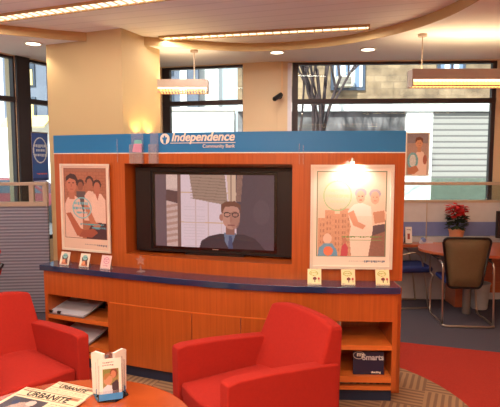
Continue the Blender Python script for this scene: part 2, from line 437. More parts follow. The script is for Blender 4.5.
struct(MB().box((-.1, -2.1, ZO/2+.04), (9.6, .2, ZO+.08)).build('wall_front', M['wall']))
struct(MB().box((-4.95, .3, ZO/2), (.2, 4.6, ZO)).build('wall_left', M['wall']))
# square column turned like the room grid, behind the left of the media unit
cx = [(-1.326, 5.28), (-2.268, 5.69), (-1.988, 6.33), (-1.046, 5.92)]
struct(MB().prism(cx, 0, ZI).build('wall_column', M['column']))

# ================================================================== MEDIA UNIT (bowed)
def F(x): return 3.44+.127*math.log(1+math.exp(-(x-.083)/.31))
def dF(x): e = math.exp(-(x-.083)/.31); return -.41*e/(1+e)
def PT(x, d):
    g = dF(x); n = Vector((-g, 1)).normalized(); return (x+n.x*d, F(x)+n.y*d)
def slab(mb, x0, x1, d0, d1, z0, z1, step=.06):
    n = max(1, int((x1-x0)/step)); X = [x0+(x1-x0)*i/n for i in range(n+1)]
    return mb.prism([PT(x, d0) for x in X]+[PT(x, d1) for x in reversed(X)], z0, z1)
unit = thing('media_unit', (0, 0, 0), 'long bowed cherry wood display unit with blue header, navy counter, drawers and open end shelves', 'display unit')
def part(name, mat, x0, x1, d0, d1, z0, z1, parent=unit, bevel=0, label=None):
    o = slab(MB(), x0, x1, d0, d1, z0, z1).build(name, M[mat], parent, bevel=bevel)
    if label: o['label'] = label
    return o
XL, XR = -1.778, 1.048
part('countertop', 'navy', -1.80, 1.06, -.005, .2, .822, .87, bevel=.004)
part('apron', 'cherry', XL, XR, .02, .04, .615, .822)
part('trim_strip', 'cherry_edge', -1.145, .60, .016, .024, .607, .616)
for a, b in ((-1.145, -.452), (-.446, -.077), (-.071, .26), (.266, .60)):
    part('door', 'cherry', a, b, .02, .04, .113, .606)
part('toe_kick', 'navy_kick', XL+.03, XR-.02, .07, .09, 0, .108)
for a, b in ((XL, XL+.03), (-1.165, -1.145), (.60, .62), (XR-.035, XR)):
    part('upright', 'cherry', a, b, .022, .44, .108 if a < 1 else .108, .822)
for a, b in ((XL+.03, -1.165), (.62, XR-.035)):
    part('shelf', 'cherry_edge', a, b, .022, .43, .405, .44)
    part('shelf', 'cherry_edge', a, b, .022, .43, .165, .21)
    part('bottom_rail', 'cherry_edge', a, b, .024, .06, .108, .135)
    part('back_board', 'cherry', a, b, .43, .445, .108, .82)
# partition above the counter: side panels, top and bottom strips round the recess, header
part('end_panel', 'cherry', XR+.002, 1.122, .19, .46, 0, .82)
OL, OR = -1.098, .285; Z0, Z1, ZH, ZT = .985, 1.732, 1.818, 1.972
part('side_panel', 'cherry', -1.78, OL, .19, .46, .87, ZH-.006)
part('side_panel', 'cherry', OR, 1.122, .19, .46, .87, ZH-.006)
part('top_panel', 'cherry', OL, OR, .19, .46, Z1, ZH-.006)
part('bottom_panel', 'cherry', OL, OR, .19, .46, .87, Z0)
part('recess_back', 'cherry', OL, OR, .445, .46, Z0, Z1)
part('header_trim', 'white', -1.78, 1.122, .186, .46, ZH-.006, ZH+.002)
part('header', 'blue', -1.78, 1.122, .188, .46, ZH+.002, ZT)
# lettering bent along the header
def bent(x_start, z, d=.1865):
    # arc length table from x_start
    tab = [(0, x_start)]; x = x_start; s = 0; p = Vector(PT(x, d))
    while s < 1.0:
        x += .004; q = Vector(PT(x, d)); s += (q-p).length; p = q; tab.append((s, x))
    def at(s):
        for (a, xa), (b, xb) in zip(tab, tab[1:]):
            if a <= s <= b: return xa+(xb-xa)*(s-a)/(b-a)
        return x_start+s
    def fn(c):
        X = at(c.x); q = PT(X, d-c.z*1.0); return Vector((q[0], q[1], z+c.y))
    return fn
def fit(body, width, **k):
    bm = text(body, 1, **k); xs = [v.co.x for v in bm.verts]; s = width/(max(xs)-min(xs)); x0 = min(xs)
    for v in bm.verts: v.co = Vector(((v.co.x-x0)*s, v.co.y*s, v.co.z))
    return bm
def xat(px, d=.187):
    """front-curve parameter whose offset point lies at sight column px"""
    k = (px-250)/500
    a, b = -1.9, 1.2
    for _ in range(40):
        m = (a+b)/2; q = PT(m, d)
        if q[0]/q[1] < k: a = m
        else: b = m
    return a
xs = xat(172.3); wd = (Vector(PT(xat(235), .187))-Vector(PT(xs, .187))).length
place_text(fit('Independence', wd, shear=.25, offset=.022, extrude=.003), bent(xs, 1.908), 'sign_lettering', M['white'], unit)
# slab serifs and underline of the wordmark
part('underline', 'white', xat(171), xat(235.5), .183, .188, 1.890, 1.895)
xs2 = xat(203); wd2 = (Vector(PT(xat(235), .187))-Vector(PT(xs2, .187))).length
place_text(fit('Community Bank', wd2, offset=.006, extrude=.002), bent(xs2, 1.855), 'sign_lettering', M['frame_white'], unit)
# round emblem: white disc with a standing figure shape cut in blue
lx = xat(165.7); q = PT(lx, .186); g = math.atan(dF(lx)); ex, ey = math.cos(g), math.sin(g)
def disc(r, n=28, sx=1): return [(r*sx*math.cos(2*PI*k/n), r*math.sin(2*PI*k/n)) for k in range(n)]
nrm = (math.sin(g), -math.cos(g), 0)
MB().extr(disc(.042), (q[0], q[1], 1.926), (ex, ey, 0), (0, 0, 1), nrm, .003).build('emblem', M['white'], unit)
e = bpy.data.objects['emblem']
MB().extr([(-.012, -.036), (.010, -.038), (.012, -.006), (.022, .004), (.016, .014), (.006, .010), (.002, .026), (-.008, .026), (-.010, .010), (-.024, .012), (-.022, -.002), (-.014, -.006)],
          (q[0]+nrm[0]*.003, q[1]+nrm[1]*.003, 1.926), (ex, ey, 0), (0, 0, 1), nrm, .001).build('emblem_figure', M['blue'], e)

# ------------------------------------------------------------------ television in the recess
tvrz = math.radians(-14.5); tu = Vector((math.cos(tvrz), math.sin(tvrz), 0)); tn = Vector((math.sin(tvrz), -math.cos(tvrz), 0))
tv = thing('television', (-.295, 4.0, .988), 'wide plasma television showing a man in glasses, set in the recess of the wood unit', 'television', rz=tvrz)
MB().box((-.012, .055, .363), (1.35, .10, .70)).build('body', M['bezel'], tv, bevel=.006)
MB().box((0, .0, .360), (1.05, .02, .635)).build('bezel', M['gloss_black'], tv, bevel=.004)
for s in (-1, 1): MB().box((s*.597-.012, .0, .363), (.135, .014, .655)).build('speaker', M['bezel'], tv, bevel=.003)
MB().box((0, .07, -.0), (.5, .12, .02)).build('stand', M['black'], tv)
MB().box((.02, -.0115, .053), (.05, .003, .008)).build('badge', M['steel'], tv)
p = Pic(120, 73, (92, 74, 80), 1.7)
p.rect(0, 0, 12, 73, (108, 84, 90), noise=.03).rect(12, 0, 24, 73, (206, 168, 160), noise=.05)
p.rect(12, 0, 24, 14, (222, 186, 176), noise=.05).poly([(12, 15), (25, 17), (24, 29), (11, 26)], (96, 66, 66), noise=.04)
for y in range(31, 73, 6): p.poly([(12, y), (24, y-2), (24, y+.5), (12, y+3)], (182, 138, 126))
p.rect(26, 0, 84, 73, (226, 196, 202), noise=.02)
for x in (42, 55, 68): p.rect(x, 0, x+.8, 73, (208, 172, 166))
for y in (17, 47): p.rect(26, y, 84, y+1.2, (214, 170, 140))
for y in range(32, 73, 3): p.rect(30, y, 52, y+.5, (212, 182, 186))
p.rect(23.5, 0, 27, 73, (130, 92, 84))
p.poly([(36, 0), (72, 0), (75, 30), (40, 24)], (164, 132, 116), noise=.03)
for y in range(2, 26, 3): p.poly([(37, y), (73, y+2), (73, y+2.7), (37, y+.7)], (142, 112, 98))
p.poly([(74, 0), (84, 0), (83, 34), (76, 30)], (214, 176, 152)); p.rect(77.5, 0, 79, 30, (150, 112, 98))
p.poly([(83, 0), (120, 0), (120, 73), (84, 73)], (86, 70, 78), noise=.04)
p.poly([(84, 0), (90, 0), (88, 26), (83, 26)], (140, 104, 94), noise=.1)
p.ell(108, 36, 8, 12, (98, 80, 86), noise=.05, a=.6)
p.poly([(46, 73), (48, 66), (56, 61), (68, 58), (90, 58), (102, 62), (112, 73)], (62, 52, 58), noise=.04)
p.poly([(71, 57), (83, 57), (80, 66), (76, 73), (72, 66)], (112, 120, 142)); p.poly([(76, 60), (79, 60), (80, 73), (75, 73)], (70, 80, 110))
p.rect(73, 50, 82, 59, (150, 98, 86))
p.ell(78, 40, 9, 13.5, (196, 138, 120)); p.ell(68.3, 42, 1.8, 3.4, (176, 116, 100))
p.poly([(68, 36), (68.5, 29), (73, 26), (82, 25.5), (87.5, 29), (88, 37), (86, 32), (80, 30.5), (72, 31.5), (69.5, 38)], (120, 74, 60))
p.ell(82, 44, 5, 9, (168, 112, 98), a=.7)
p.rect(70.5, 37, 86, 37.8, (62, 44, 46)); p.ring(74.3, 39, 3.4, 2.6, .8, (66, 48, 50)); p.ring(82.4, 39, 3.4, 2.6, .8, (66, 48, 50))
p.poly([(78, 40), (80, 45.5), (77, 46)], (172, 112, 98)); p.rect(75, 49, 81.5, 50, (140, 76, 72))
o = p.sheet('screen', (-.50, -.0105, .065), (1.0, 0, 0), (0, 0, .590), M['screen'], tv, thick=.0003)

# ------------------------------------------------------------------ posters
def poster(name, a, b, z0, z1, pic, label, fw=.018, cat='poster', line=None, mat='frame_white', group=None):
    a = Vector((*a, 0)); b = Vector((*b, 0)); d = b-a; L = d.length; rz = math.atan2(d.y, d.x)
    r = thing(name, ((a.x+b.x)/2, (a.y+b.y)/2, z0), label, cat, rz, group)
    H = z1-z0
    MB().box((0, .003, H/2), (L-.01, .006, H-.01)).build('backing', M['white'], r)
    mb = MB()
    for s in (-1, 1): mb.box((s*(L/2-fw/2), -.006, H/2), (fw, .014, H))
    for z in (fw/2, H-fw/2): mb.box((0, -.006, z), (L-2*fw, .014, fw))
    mb.build('frame', M[mat], r)
    pic.sheet('print', (-L/2+fw, -.003, fw), (L-2*fw, 0, 0), (0, 0, H-2*fw), M['print_'], r, thick=.002)
    return r, L, H
p = Pic(47, 86, (226, 198, 182), 1.9)
p.rect(1.5, 2, 45.5, 74.5, (110, 72, 60)).rect(2, 2.6, 45, 74, (168, 108, 84), noise=.05)
for j in range(3, 40, 3):
    p.rect(2, j, 45, j+.5, (150, 92, 72))
    for i in range(0, 45, 6): p.rect(2+i+(j % 2)*3, j, 2.6+i+(j % 2)*3, j+3, (150, 92, 72))
p.rect(2, 2.6, 45, 6, (150, 104, 88), a=.5)
for hx, hy, hw, hh, sk in ((19, 20, 3.2, 5, (140, 88, 70)), (28.5, 17.5, 3.4, 6, (168, 108, 86)), (36, 21, 3.6, 6, (178, 110, 88))):
    p.ell(hx, hy-2.2, hw+.7, hh-.6, (70, 44, 42)); p.ell(hx, hy+.6, hw*.9, hh*.9, sk)
p.poly([(15, 26), (24, 26), (27, 48), (13, 48)], (96, 82, 84))
p.poly([(23, 30), (27, 25), (32, 26), (35, 32), (33, 56), (22, 56)], (222, 190, 176), noise=.03)
p.poly([(30, 33), (33, 28), (40, 28), (44, 34), (44, 62), (31, 62)], (228, 196, 182), noise=.03)
p.poly([(33.5, 26), (38.5, 26), (36.5, 35)], (176, 104, 84))
p.poly([(26, 66), (31, 57), (45, 58), (45, 74), (24, 74)], (74, 48, 56), noise=.06)
p.poly([(22, 40), (26, 39), (34, 57), (40, 60), (36, 64), (29, 60)], (190, 122, 94))
p.poly([(2, 40), (5, 33), (12, 30), (18, 34), (21, 46), (20, 74), (2, 74)], (224, 190, 176), noise=.03)
p.rect(7, 24, 12.5, 34, (178, 112, 88)); p.ell(9.5, 19, 5.4, 8.6, (188, 120, 96))
p.poly([(3.5, 18), (4, 11), (9, 7.5), (14, 9), (16.5, 14), (15.4, 21), (13.8, 14.5), (8, 12.6), (5, 15)], (64, 40, 40))
p.rect(6.4, 17, 8.4, 17.9, (80, 48, 44)).rect(10.6, 17, 12.6, 17.9, (80, 48, 44)).rect(7.8, 23.5, 11.4, 24.4, (150, 66, 62)).rect(9.2, 18.5, 10, 21.5, (160, 98, 78))
p.poly([(3, 49), (8, 48), (18, 64), (28, 68), (27, 73), (14, 72)], (176, 98, 72), noise=.04)
p.poly([(20, 66), (32, 64), (36, 68), (30, 73), (16, 73)], (160, 84, 64), noise=.04)
p.ring(20, 43, 10, 11, 1.1, (120, 190, 204))
p.words(12, 27, 37, 3, (120, 184, 200)).words(11, 29, 42, 3, (112, 176, 196)).words(14, 26, 47, 2, (120, 184, 200))
p.words(18, 42, 59, 1.6, (86, 168, 184)).words(30, 44, 62, 2.2, (96, 160, 184)).words(22, 36, 80, 1, (180, 160, 156)).words(35, 45, 80, 2, (110, 110, 128))
poster('framed_poster', PT(-1.697, .165), PT(-1.222, .165), .982, 1.728, p, 'narrow framed poster of four men in white shirts against brick, left of the television')
p = Pic(80, 103, (240, 226, 212), 1.8)
p.rect(3.5, 3.5, 76, 93, (120, 140, 112)).rect(4.3, 4.3, 75.2, 92.2, (232, 206, 184), noise=.015)
for i, (x, w, h) in enumerate(((5, 8, 34), (12, 10, 42), (21, 8, 38), (28, 9, 44), (34, 8, 40))):
    p.rect(x, 92-h-6, x+w, 92, (206, 160, 132), noise=.05)
    for yy in range(int(92-h), 90, 6): p.rect(x+2, yy, x+3.4, yy+3, (176, 128, 106)); p.rect(x+5, yy, x+6.4, yy+3, (176, 128, 106))
p.poly([(58, 92), (60, 52), (75, 50), (75.2, 92.2)], (146, 108, 96), noise=.08)
p.poly([(56, 56), (74, 54), (75, 66), (58, 72)], (96, 84, 92), noise=.05)
p.poly([(36, 45), (42, 38), (50, 36), (60, 40), (66, 50), (62, 60), (40, 64), (38, 54)], (244, 232, 222))
p.poly([(41, 50), (62, 50), (62, 66), (58, 92), (40, 92), (38, 70)], (240, 222, 208), noise=.02)
p.poly([(36, 47), (42, 44), (47, 56), (55, 60), (52, 64), (42, 60)], (214, 160, 134))
p.poly([(60, 40), (70, 38), (76, 46), (75, 58), (62, 60)], (236, 206, 186)); p.poly([(62, 46), (74, 44), (75, 56), (64, 58)], (198, 148, 122))
for x, y in ((49, 29), (64, 30)):
    p.ell(x, y-3, 6, 5, (178, 166, 178)); p.ell(x, y+1, 4.6, 6.6, (222, 176, 152)); p.rect(x-2.6, y, x-1, y+.8, (120, 84, 76)); p.rect(x+1, y, x+2.6, y+.8, (120, 84, 76)); p.rect(x-1.4, y+4, x+1.6, y+4.7, (180, 96, 88))
p.ell(15, 74, 4.5, 5.5, (226, 200, 184)); p.poly([(5, 92), (6, 84), (11, 79), (20, 79), (25, 86), (26, 92)], (110, 160, 196), noise=.05)
p.ell(16, 87, 5, 5, (232, 130, 96)); p.poly([(29, 92), (30, 82), (34, 78), (37, 84), (36, 92)], (196, 84, 96)); p.ell(33, 76, 2.4, 3, (190, 130, 110))
p.ring(25, 29, 15, 16, 1.4, (164, 196, 150)); p.words(15, 36, 22, 3.4, (186, 208, 172)).words(13, 38, 28, 3.4, (180, 204, 168)).words(17, 33, 34, 2.4, (186, 208, 172))
p.words(30, 72, 71, 1.8, (104, 150, 84)).rect(34, 75, 72, 75.8, (120, 160, 100)).words(38, 54, 97, 1, (176, 176, 170)).words(54, 76, 96.4, 2.6, (120, 134, 150))
rp, RL, RH = poster('framed_poster', PT(.425, .165), PT(1.037, .165), .963, 1.728, p, 'large framed poster of two cooks in white, lit from above, right of the television', fw=.022)

# clips, rods and the accent spotlight on the header
def rod(x, z0, z1, label, mat='acrylic', w=.006):
    q = PT(x, .176); return tag(MB().box((q[0], q[1], (z0+z1)/2), (w, w, z1-z0), math.atan(dF(x))).build('acrylic_clip', M[mat]), label, 'clip')
for px, z0, z1, lb in ((118, 1.74, 1.93, 'thin clear clip on the unit just right of the poster of four men'), (299, 1.73, 1.88, 'thin clear clip on the unit right above the television corner, nearer the television'), (303, 1.73, 1.87, 'thin clear clip on the unit near the lit poster, second from the television')):
    rod(xat(px, .176), z0, z1, lb)
lx = xat(352, .14); q = PT(lx, .13); q2 = PT(lx, .188)
sp = thing('spotlight', (q2[0], q2[1], 1.752), 'tiny bright spotlight at the top edge of the large lit poster', 'lamp')
dv = (q[0]-q2[0], q[1]-q2[1])
MB().tube([(0, 0, 0), (dv[0]*.5, dv[1]*.5, .022), (dv[0], dv[1], .02)], .004).build('arm', M['chrome'], sp)
MB().cyl((dv[0], dv[1], -.006), (dv[0], dv[1], .022), .017, .010).build('housing', M['chrome'], sp)
MB().ball((dv[0], dv[1], -.007), (.014, .014, .007)).build('lens', M['spot_lens'], sp)
# clear leaflet holders hooked over the header
def hook_holder(px0, px1, label, card=False, z0=1.735, z1=1.985):
    a, b = xat(px0, .16), xat(px1, .16); m = (a+b)/2; q = PT(m, .0); g = math.atan(dF(m)); w = (Vector(PT(b, .16))-Vector(PT(a, .16))).length
    r = thing('leaflet_holder', (*PT(m, .175), z0), label, 'leaflet holder', g)
    h = z1-z0
    mb = MB().box((0, .0, h/2), (w, .004, h)).box((0, -.03, h*.3), (w, .003, h*.6)).box((-w/2, -.015, h*.3), (.003, .03, h*.6)).box((w/2, -.015, h*.3), (.003, .03, h*.6)).box((0, -.015, 0), (w, .03, .004))
    mb.build('pocket', M['acrylic'], r)
    if card:
        MB().extr([(-w*.36, .09), (w*.42, .085), (w*.46, .155), (-w*.20, .155)], (0, -.012, 0), (1, 0, 0), (0, 0, 1), (0, -1, 0), .003).build('card', M['pink'], r)
        MB().extr([(-w*.20, .156), (w*.46, .156), (w*.40, .185), (-w*.12, .185)], (0, -.012, 0), (1, 0, 0), (0, 0, 1), (0, -1, 0), .003).build('card', M['teal'], r)
hook_holder(131, 143, 'clear leaflet holder with pink and teal card on the header left of the emblem', True)
hook_holder(150, 158, 'empty clear leaflet holder on the blue header right beside the bank emblem')
# small uplights fixed low on the column face
for i, (X, Y) in enumerate(((-1.238, 5.48), (-1.148, 5.686))):
    ux, uy = X+.916*.08, Y-.40*.08
    r = thing('uplight', (ux, uy, 1.93), ('left' if i == 0 else 'right')+' one of two small uplights washing the column above the blue header', 'lamp')
    MB().lathe([(.022, 0), (.034, .012), (.034, .065), (.028, .065), (.028, .05)], cap=False).build('housing', M['chrome'], r)
    MB().ball((0, 0, .05), (.026, .026, .010)).build('lens', M['spot_lens'], r)
    MB().box((-.04, .018, .03), (.09, .03, .03), -.41).build('bracket', M['chrome'], r)

# ------------------------------------------------------------------ leaflets standing on the counter
def stand_card(px, d, kind, label, w=.098, h=.112):
    x = xat(px, d); q = PT(x, d); g = math.atan(dF(x))
    r = thing('leaflet_stand', (q[0], q[1], .8702), label, 'leaflet', g, 'leaflets standing on the counter')
    p = Pic(14, 18, (238, 224, 206), 2)
    if kind == 'face':
        p.poly([(2.5, 6), (5, 3), (9, 3), (11.5, 6), (11, 11), (3, 11)], (96, 78, 76)); p.ell(7, 5.4, 3.6, 3.6, (140, 200, 200)); p.words(4.4, 9.8, 4.4, 1.6, (84, 140, 150))
        p.poly([(3, 17), (3.4, 12), (6, 10), (10, 11), (11.6, 17)], (196, 112, 76)); p.ell(6, 12.6, 2, 2.4, (224, 150, 110)); p.poly([(8, 11), (11, 10), (12, 16), (9, 15)], (110, 66, 52))
    elif kind == 'pink':
        p = Pic(14, 18, (240, 204, 204), 2); p.ring(7.5, 7, 4.2, 4.4, .8, (206, 120, 160)); p.words(4.6, 10.4, 5, 1.2, (200, 120, 160)).words(4.8, 10, 7.2, 1.2, (200, 120, 160)).words(4, 10, 13, 1.4, (206, 140, 160))
    else:
        p = Pic(14, 18, (240, 224, 176), 2); p.ring(6.4, 4.8, 4.4, 3.0, .7, (150, 170, 70)); p.words(3.6, 9.4, 4, 1.6, (160, 176, 80))
        p.ell(7.4, 11, 2, 1.8, (110, 40, 40)); p.ell(11.6, 11, 1, 1.6, (190, 60, 60)); p.rect(7, 12, 7.8, 15, (70, 60, 50)); p.rect(11.3, 12, 11.9, 14.8, (90, 90, 60)); p.words(1, 4, 16, .8, (150, 150, 130))
    t = .30
    p.sheet('leaflet', (-w/2, -.012, .004), (w, 0, 0), (0, h*math.sin(t), h*math.cos(t)), M['print_'], r, thick=.002)
    mb = MB()
    for s in (-.2, .2): mb.box((s*w, .036, .056), (.012, .003, .115), rx=.28)
    mb.box((0, .0125, .0012), (w*.95, .07, .0024)); mb.box((0, -.018, .008), (w*.95, .002, .014))
    mb.build('stand', M['acrylic'], r)
stand_card(62, .065, 'face', 'leftmost leaflet with teal circle on the navy counter, below the poster of four men')
stand_card(82, .065, 'face', 'second leaflet with teal circle on the navy counter, between another and the pink leaflet')
stand_card(103.5, .065, 'pink', 'pink leaflet standing on the navy counter right of two teal-circled ones')
stand_card(315.5, .05, 'yellow', 'yellow leaflet with green oval nearest the television, below the lit poster')
stand_card(350, .05, 'yellow', 'middle yellow leaflet of three on the counter below the lit poster')
stand_card(385, .05, 'yellow', 'yellow leaflet with green oval at the right end of the navy counter')
# glass trinket at the left of the counter
q = PT(xat(139, .09), .09)
r = thing('glass_ornament', (q[0], q[1], .8702), 'small clear glass star ornament on the counter below the left corner of the television', 'ornament')
MB().lathe([(.034, 0), (.034, .006), (.008, .014), (.006, .05), (.010, .056)]).build('foot', M['acrylic'], r, smooth=True)
st = [((.045 if k % 2 == 0 else .02)*math.cos(PI/2+k*PI/5), (.045 if k % 2 == 0 else .02)*math.sin(PI/2+k*PI/5)) for k in range(10)]
MB().extr(st, (0, .005, .095), (1, 0, 0), (0, 0, 1), (0, -1, 0), .01).build('star', M['acrylic'], r)

# ------------------------------------------------------------------ things in the open shelves
def sheet_stack(px, d, z, label, w=.30, dep=.24, rz=0, dark=True):
    x = xat(px, d); q = PT(x, d); g = math.atan(dF(x))+rz
    r = thing('brochure_stack', (q[0], q[1], z), label, 'brochures', g)
    MB().box((0, 0, .031), (w, dep, .002), rx=.20).build('tray', M['steel'], r)
    MB().box((0, 0, .040), (w*.96, dep*.96, .012), rx=.20).build('cover_sheet', M['paper_grey'], r)
    for s in (-.38, -.16): MB().box((s*w, -dep*.46, .020), (.035, .012, .022), rx=.20).build('clip', M['black'], r)
    return r
sheet_stack(72, .17, .4405, 'grey brochure lying on the upper left shelf of the wood unit', .40, .29)
sheet_stack(77, .17, .2105, 'grey brochure lying on the lower left shelf of the wood unit', .38, .29)
def folder(px, d, z, w, h, label, text_=False, mat='folder', lean=.12, t=.012, rz=0, name='folder'):
    x = xat(px, d); q = PT(x, d); g = math.atan(dF(x))+rz
    r = thing(name, (q[0], q[1], z), label, 'folder' if name == 'folder' else 'brochure', g)
    c = MB().box((0, h/2*math.sin(lean), h/2*math.cos(lean)), (w, t, h), rx=-lean).build('cover', M[mat], r)
    if text_:
        u = (1, 0, 0); v = (0, math.sin(lean), math.cos(lean)); nn = Vector((0, -math.cos(lean), math.sin(lean)))
        def o(a, b): return Vector((a, 0, 0))+Vector(v)*b+nn*(t/2+.0004)
        plane_text('my', .044, o(-w*.38, h*.80), u, v, 'lettering', M['white'], c, offset=.001)
        plane_text('Smarts', .056, o(-w*.20, h*.64), u, v, 'lettering', M['panel_pale'], c, offset=.0015)
        plane_text('checking', .020, o(w*.08, h*.07), u, v, 'lettering', M['white'], c, offset=.0005)
        ring = [(.040*math.cos(a), .026*math.sin(a)) for a in [2*PI*k/30 for k in range(30)]]
        mb = MB(); base = o(-w*.31, h*.84)+nn*.001
        for k in range(30):
            a, b = ring[k], ring[(k+1) % 30]
            mb.tube([base+Vector(u)*a[0]+Vector(v)*a[1], base+Vector(u)*b[0]+Vector(v)*b[1]], .0016, 5, smooth=False)
        mb.build('oval', M['white'], c)
    return r
folder(372.5, .06, .2105, .222, .165, 'dark blue folder with white lettering on the bottom right shelf of the unit', True)
folder(340, .10, .2105, .035, .165, 'thin white brochure standing at the left of the bottom right shelf', mat='paper', name='brochure')
folder(341, .10, .4405, .035, .15, 'thin white brochure standing on the upper right shelf behind the armchair', mat='paper', name='brochure')
folder(97, .33, .4405, .10, .15, 'dark blue folder standing at the right end of the upper left shelf')
folder(95, .33, .2105, .12, .16, 'dark blue folder standing at the right end of the lower left shelf')

# ================================================================== ARMCHAIRS
def bevel_sub(o, w, seg=3):
    return o
def armchair(loc, rz, label):
    """faces local +x"""
    r = thing('armchair', loc, label, 'armchair', rz, 'red upholstered armchairs')
    W, AT = .34, .085
    for s in (-1, 1):
        prof = [(-.385, .07), (.36, .07), (.365, .60), (.360, .628), (.30, .638), (.10, .628), (-.15, .603), (-.385, .575)]
        y = s*W
        mb = MB().extr(prof, (0, y, 0), (1, 0, 0), (0, 0, 1), (0, -s, 0), AT)
        a = mb.build('armrest', M['red_fabric'], r, bevel=.011, seg=3)
    # seat block and cushion with bowed front
    n = 12; fr = [(.335+.03*(1-(2*k/n-1)**2), -.255+.51*k/n) for k in range(n+1)]
    MB().prism([(-.30, -.255)]+fr+[(-.30, .255)], .07, .33).build('seat_base', M['red_fabric'], r, bevel=.008)
    mb = MB(); bm = mb.bm
    nx, ny = 10, 10; g = []
    for i in range(nx+1):
        row = []
        for j in range(ny+1):
            v = 2*j/ny-1; u = i/nx; xf = .345+.035*(1-v*v); x = -.29+(xf+.29)*u
            z = .425+.018*math.sin(PI*u)*(1-v*v)+.012*u-.02*abs(v)**4
            row.append(bm.verts.new((x, .252*v, z)))
        g.append(row)
    for i in range(nx):
        for j in range(ny): bm.faces.new((g[i][j], g[i+1][j], g[i+1][j+1], g[i][j+1]))
    res = bmesh.ops.extrude_face_region(bm, geom=list(bm.faces))
    for v in [e for e in res['geom'] if isinstance(e, bmesh.types.BMVert)]: v.co.z = .332
    mb.build('seat_cushion', M['red_fabric'], r, bevel=.02, seg=3)
    # backrest: leaning slab, softly rounded top, its edges flush with the arms
    mb = MB(); bm = mb.bm; rows = []
    NV, NU = 10, 12
    for side in (0, 1):
        rr = []
        for i in range(NV+1):
            t = i/NV; z = .38+(.823-.38)*t; row = []
            for j in range(NU+1):
                v = 2*j/NU-1
                hw = .336-.035*t
                xf = -.195-.175*t-.03*(v*v)*(-1 if False else 1)*-.5
                xb = -.405-.05*t
                zz = z-(.028*abs(v)**3+.01*v*v)*t
                row.append(bm.verts.new((xf if side == 0 else xb, hw*v, zz if side == 0 else (zz-.012*t if t > 0 else .07))))
            rr.append(row)
        rows.append(rr)
    f, b = rows
    for i in range(NV):
        for j in range(NU):
            bm.faces.new((f[i][j], f[i][j+1], f[i+1][j+1], f[i+1][j])); bm.faces.new((b[i][j], b[i+1][j], b[i+1][j+1], b[i][j+1]))
    for j in range(NU):
        bm.faces.new((f[NV][j], f[NV][j+1], b[NV][j+1], b[NV][j])); bm.faces.new((f[0][j], b[0][j], b[0][j+1], f[0][j+1]))
    for i in range(NV):
        bm.faces.new((f[i][0], f[i+1][0], b[i+1][0], b[i][0])); bm.faces.new((f[i][NU], b[i][NU], b[i+1][NU], f[i+1][NU]))
    mb.build('backrest', M['red_fabric'], r, bevel=.022, seg=3)
    for sx in (-.37, .31):
        for sy in (-.28, .28):
            MB().cyl((sx, sy, 0), (sx, sy, .075), .018, .024).build('foot', M['black'], r)
    return r
armchair((.010, 2.885, .0085), math.radians(180+33), 'red armchair right of the round table, in front of the media unit')
armchair((-1.545, 3.15, .0045), math.radians(-41), 'red armchair at the left edge of the picture, beyond the round table')

# ================================================================== COFFEE TABLE AND WHAT LIES ON IT
TC = (-.87, 2.16); TZ = .50
tb = thing('coffee_table', (*TC, .008), 'round cherry wood coffee table in the foreground holding newspapers', 'table')
MB().lathe([(0, .458), (.60, .458), (.635, .468), (.64, .480), (.635, .490), (.628, .492), (0, .492)], n=64).build('tabletop', M['cherry_table'], tb)
MB().lathe([(.05, .03), (.045, .10), (.045, .42), (.09, .457)]).build('pedestal', M['steel'], tb, smooth=True)
MB().lathe([(.30, 0), (.30, .012), (.06, .03)], n=40).build('base', M['steel'], tb)
# newspapers
def newspaper(pts, z, label, title, photo=None):
    """pts: lower-left, lower-right, upper-left corner in plan (reading direction ll->lr)"""
    o, a, b = [Vector((*p, z)) for p in pts]; u = a-o; v = b-o
    r = thing('newspaper', ((o.x+a.x+b.x-o.x)/2, (a.y+b.y)/2, z), label, 'newspaper', 0, 'newspapers on the coffee table'); c = Vector(r.location)
    p = Pic(60, 44, (236, 212, 176), 1.6)
    p.rect(2, 10.5, 58, 11.2, (60, 50, 46)).rect(2, 1.2, 58, 1.9, (90, 70, 60)).words(2, 16, 3, 1.8, (120, 96, 84)).rect(47, 2.6, 57, 5.5, (170, 110, 80))
    for cx_ in (2, 21, 40):
        for y in range(14, 42, 2):
            if photo and cx_ < 39 and y > 12 and y < 33: continue
            p.words(cx_, cx_+17, y, .8, (166, 140, 118))
    if photo:
        p.rect(3, 13, 37, 33, (70, 62, 70), noise=.15); p.poly([(8, 33), (14, 20), (22, 17), (30, 24), (34, 33)], (176, 150, 140), noise=.1); p.ell(25, 18, 4, 3.4, (214, 190, 180)); p.ell(12, 20, 3, 3, (50, 56, 90))
    p.sheet('front_page', o-c+Vector((0, 0, .0075)), u, v, M['print_'], r, thick=.002)
    uu = u.normalized(); vv = v.normalized()
    MB().extr([(0, 0), (u.length, 0), (u.length, v.length), (0, v.length)], o-c, uu, vv, (0, 0, 1), .0050).build('inner_pages', M['paper'], r)
    pl = .66*u.length; bm = fit(title, pl, offset=.02, extrude=.0004)
    for q in bm.verts: q.co.y *= 1.25
    oo = o-c+Vector((0, 0, .0085))+u*.17+v*.775
    place_text(bm, lambda k: oo+uu*k.x+vv*k.y+Vector((0, 0, k.z)), 'headline', M['ink'], r)
    return r
def sheet_at(tl, ang, w, h):
    a = Vector((math.cos(ang), math.sin(ang))); b = Vector((-a.y, a.x)); tl = Vector(tl); ll = tl-b*h
    return [tuple(ll), tuple(ll+a*w), tuple(tl)]
newspaper(sheet_at((-1.085, 2.745), math.radians(-22), .275, .26), .5002, 'cream newspaper with bold title, further back on the table, partly covered', 'URBANITE')
newspaper(sheet_at((-1.235, 2.660), math.radians(-20), .40, .34), .5092, 'front newspaper with a dark photograph, overlapping the other one on the table', 'URBANITE', True)
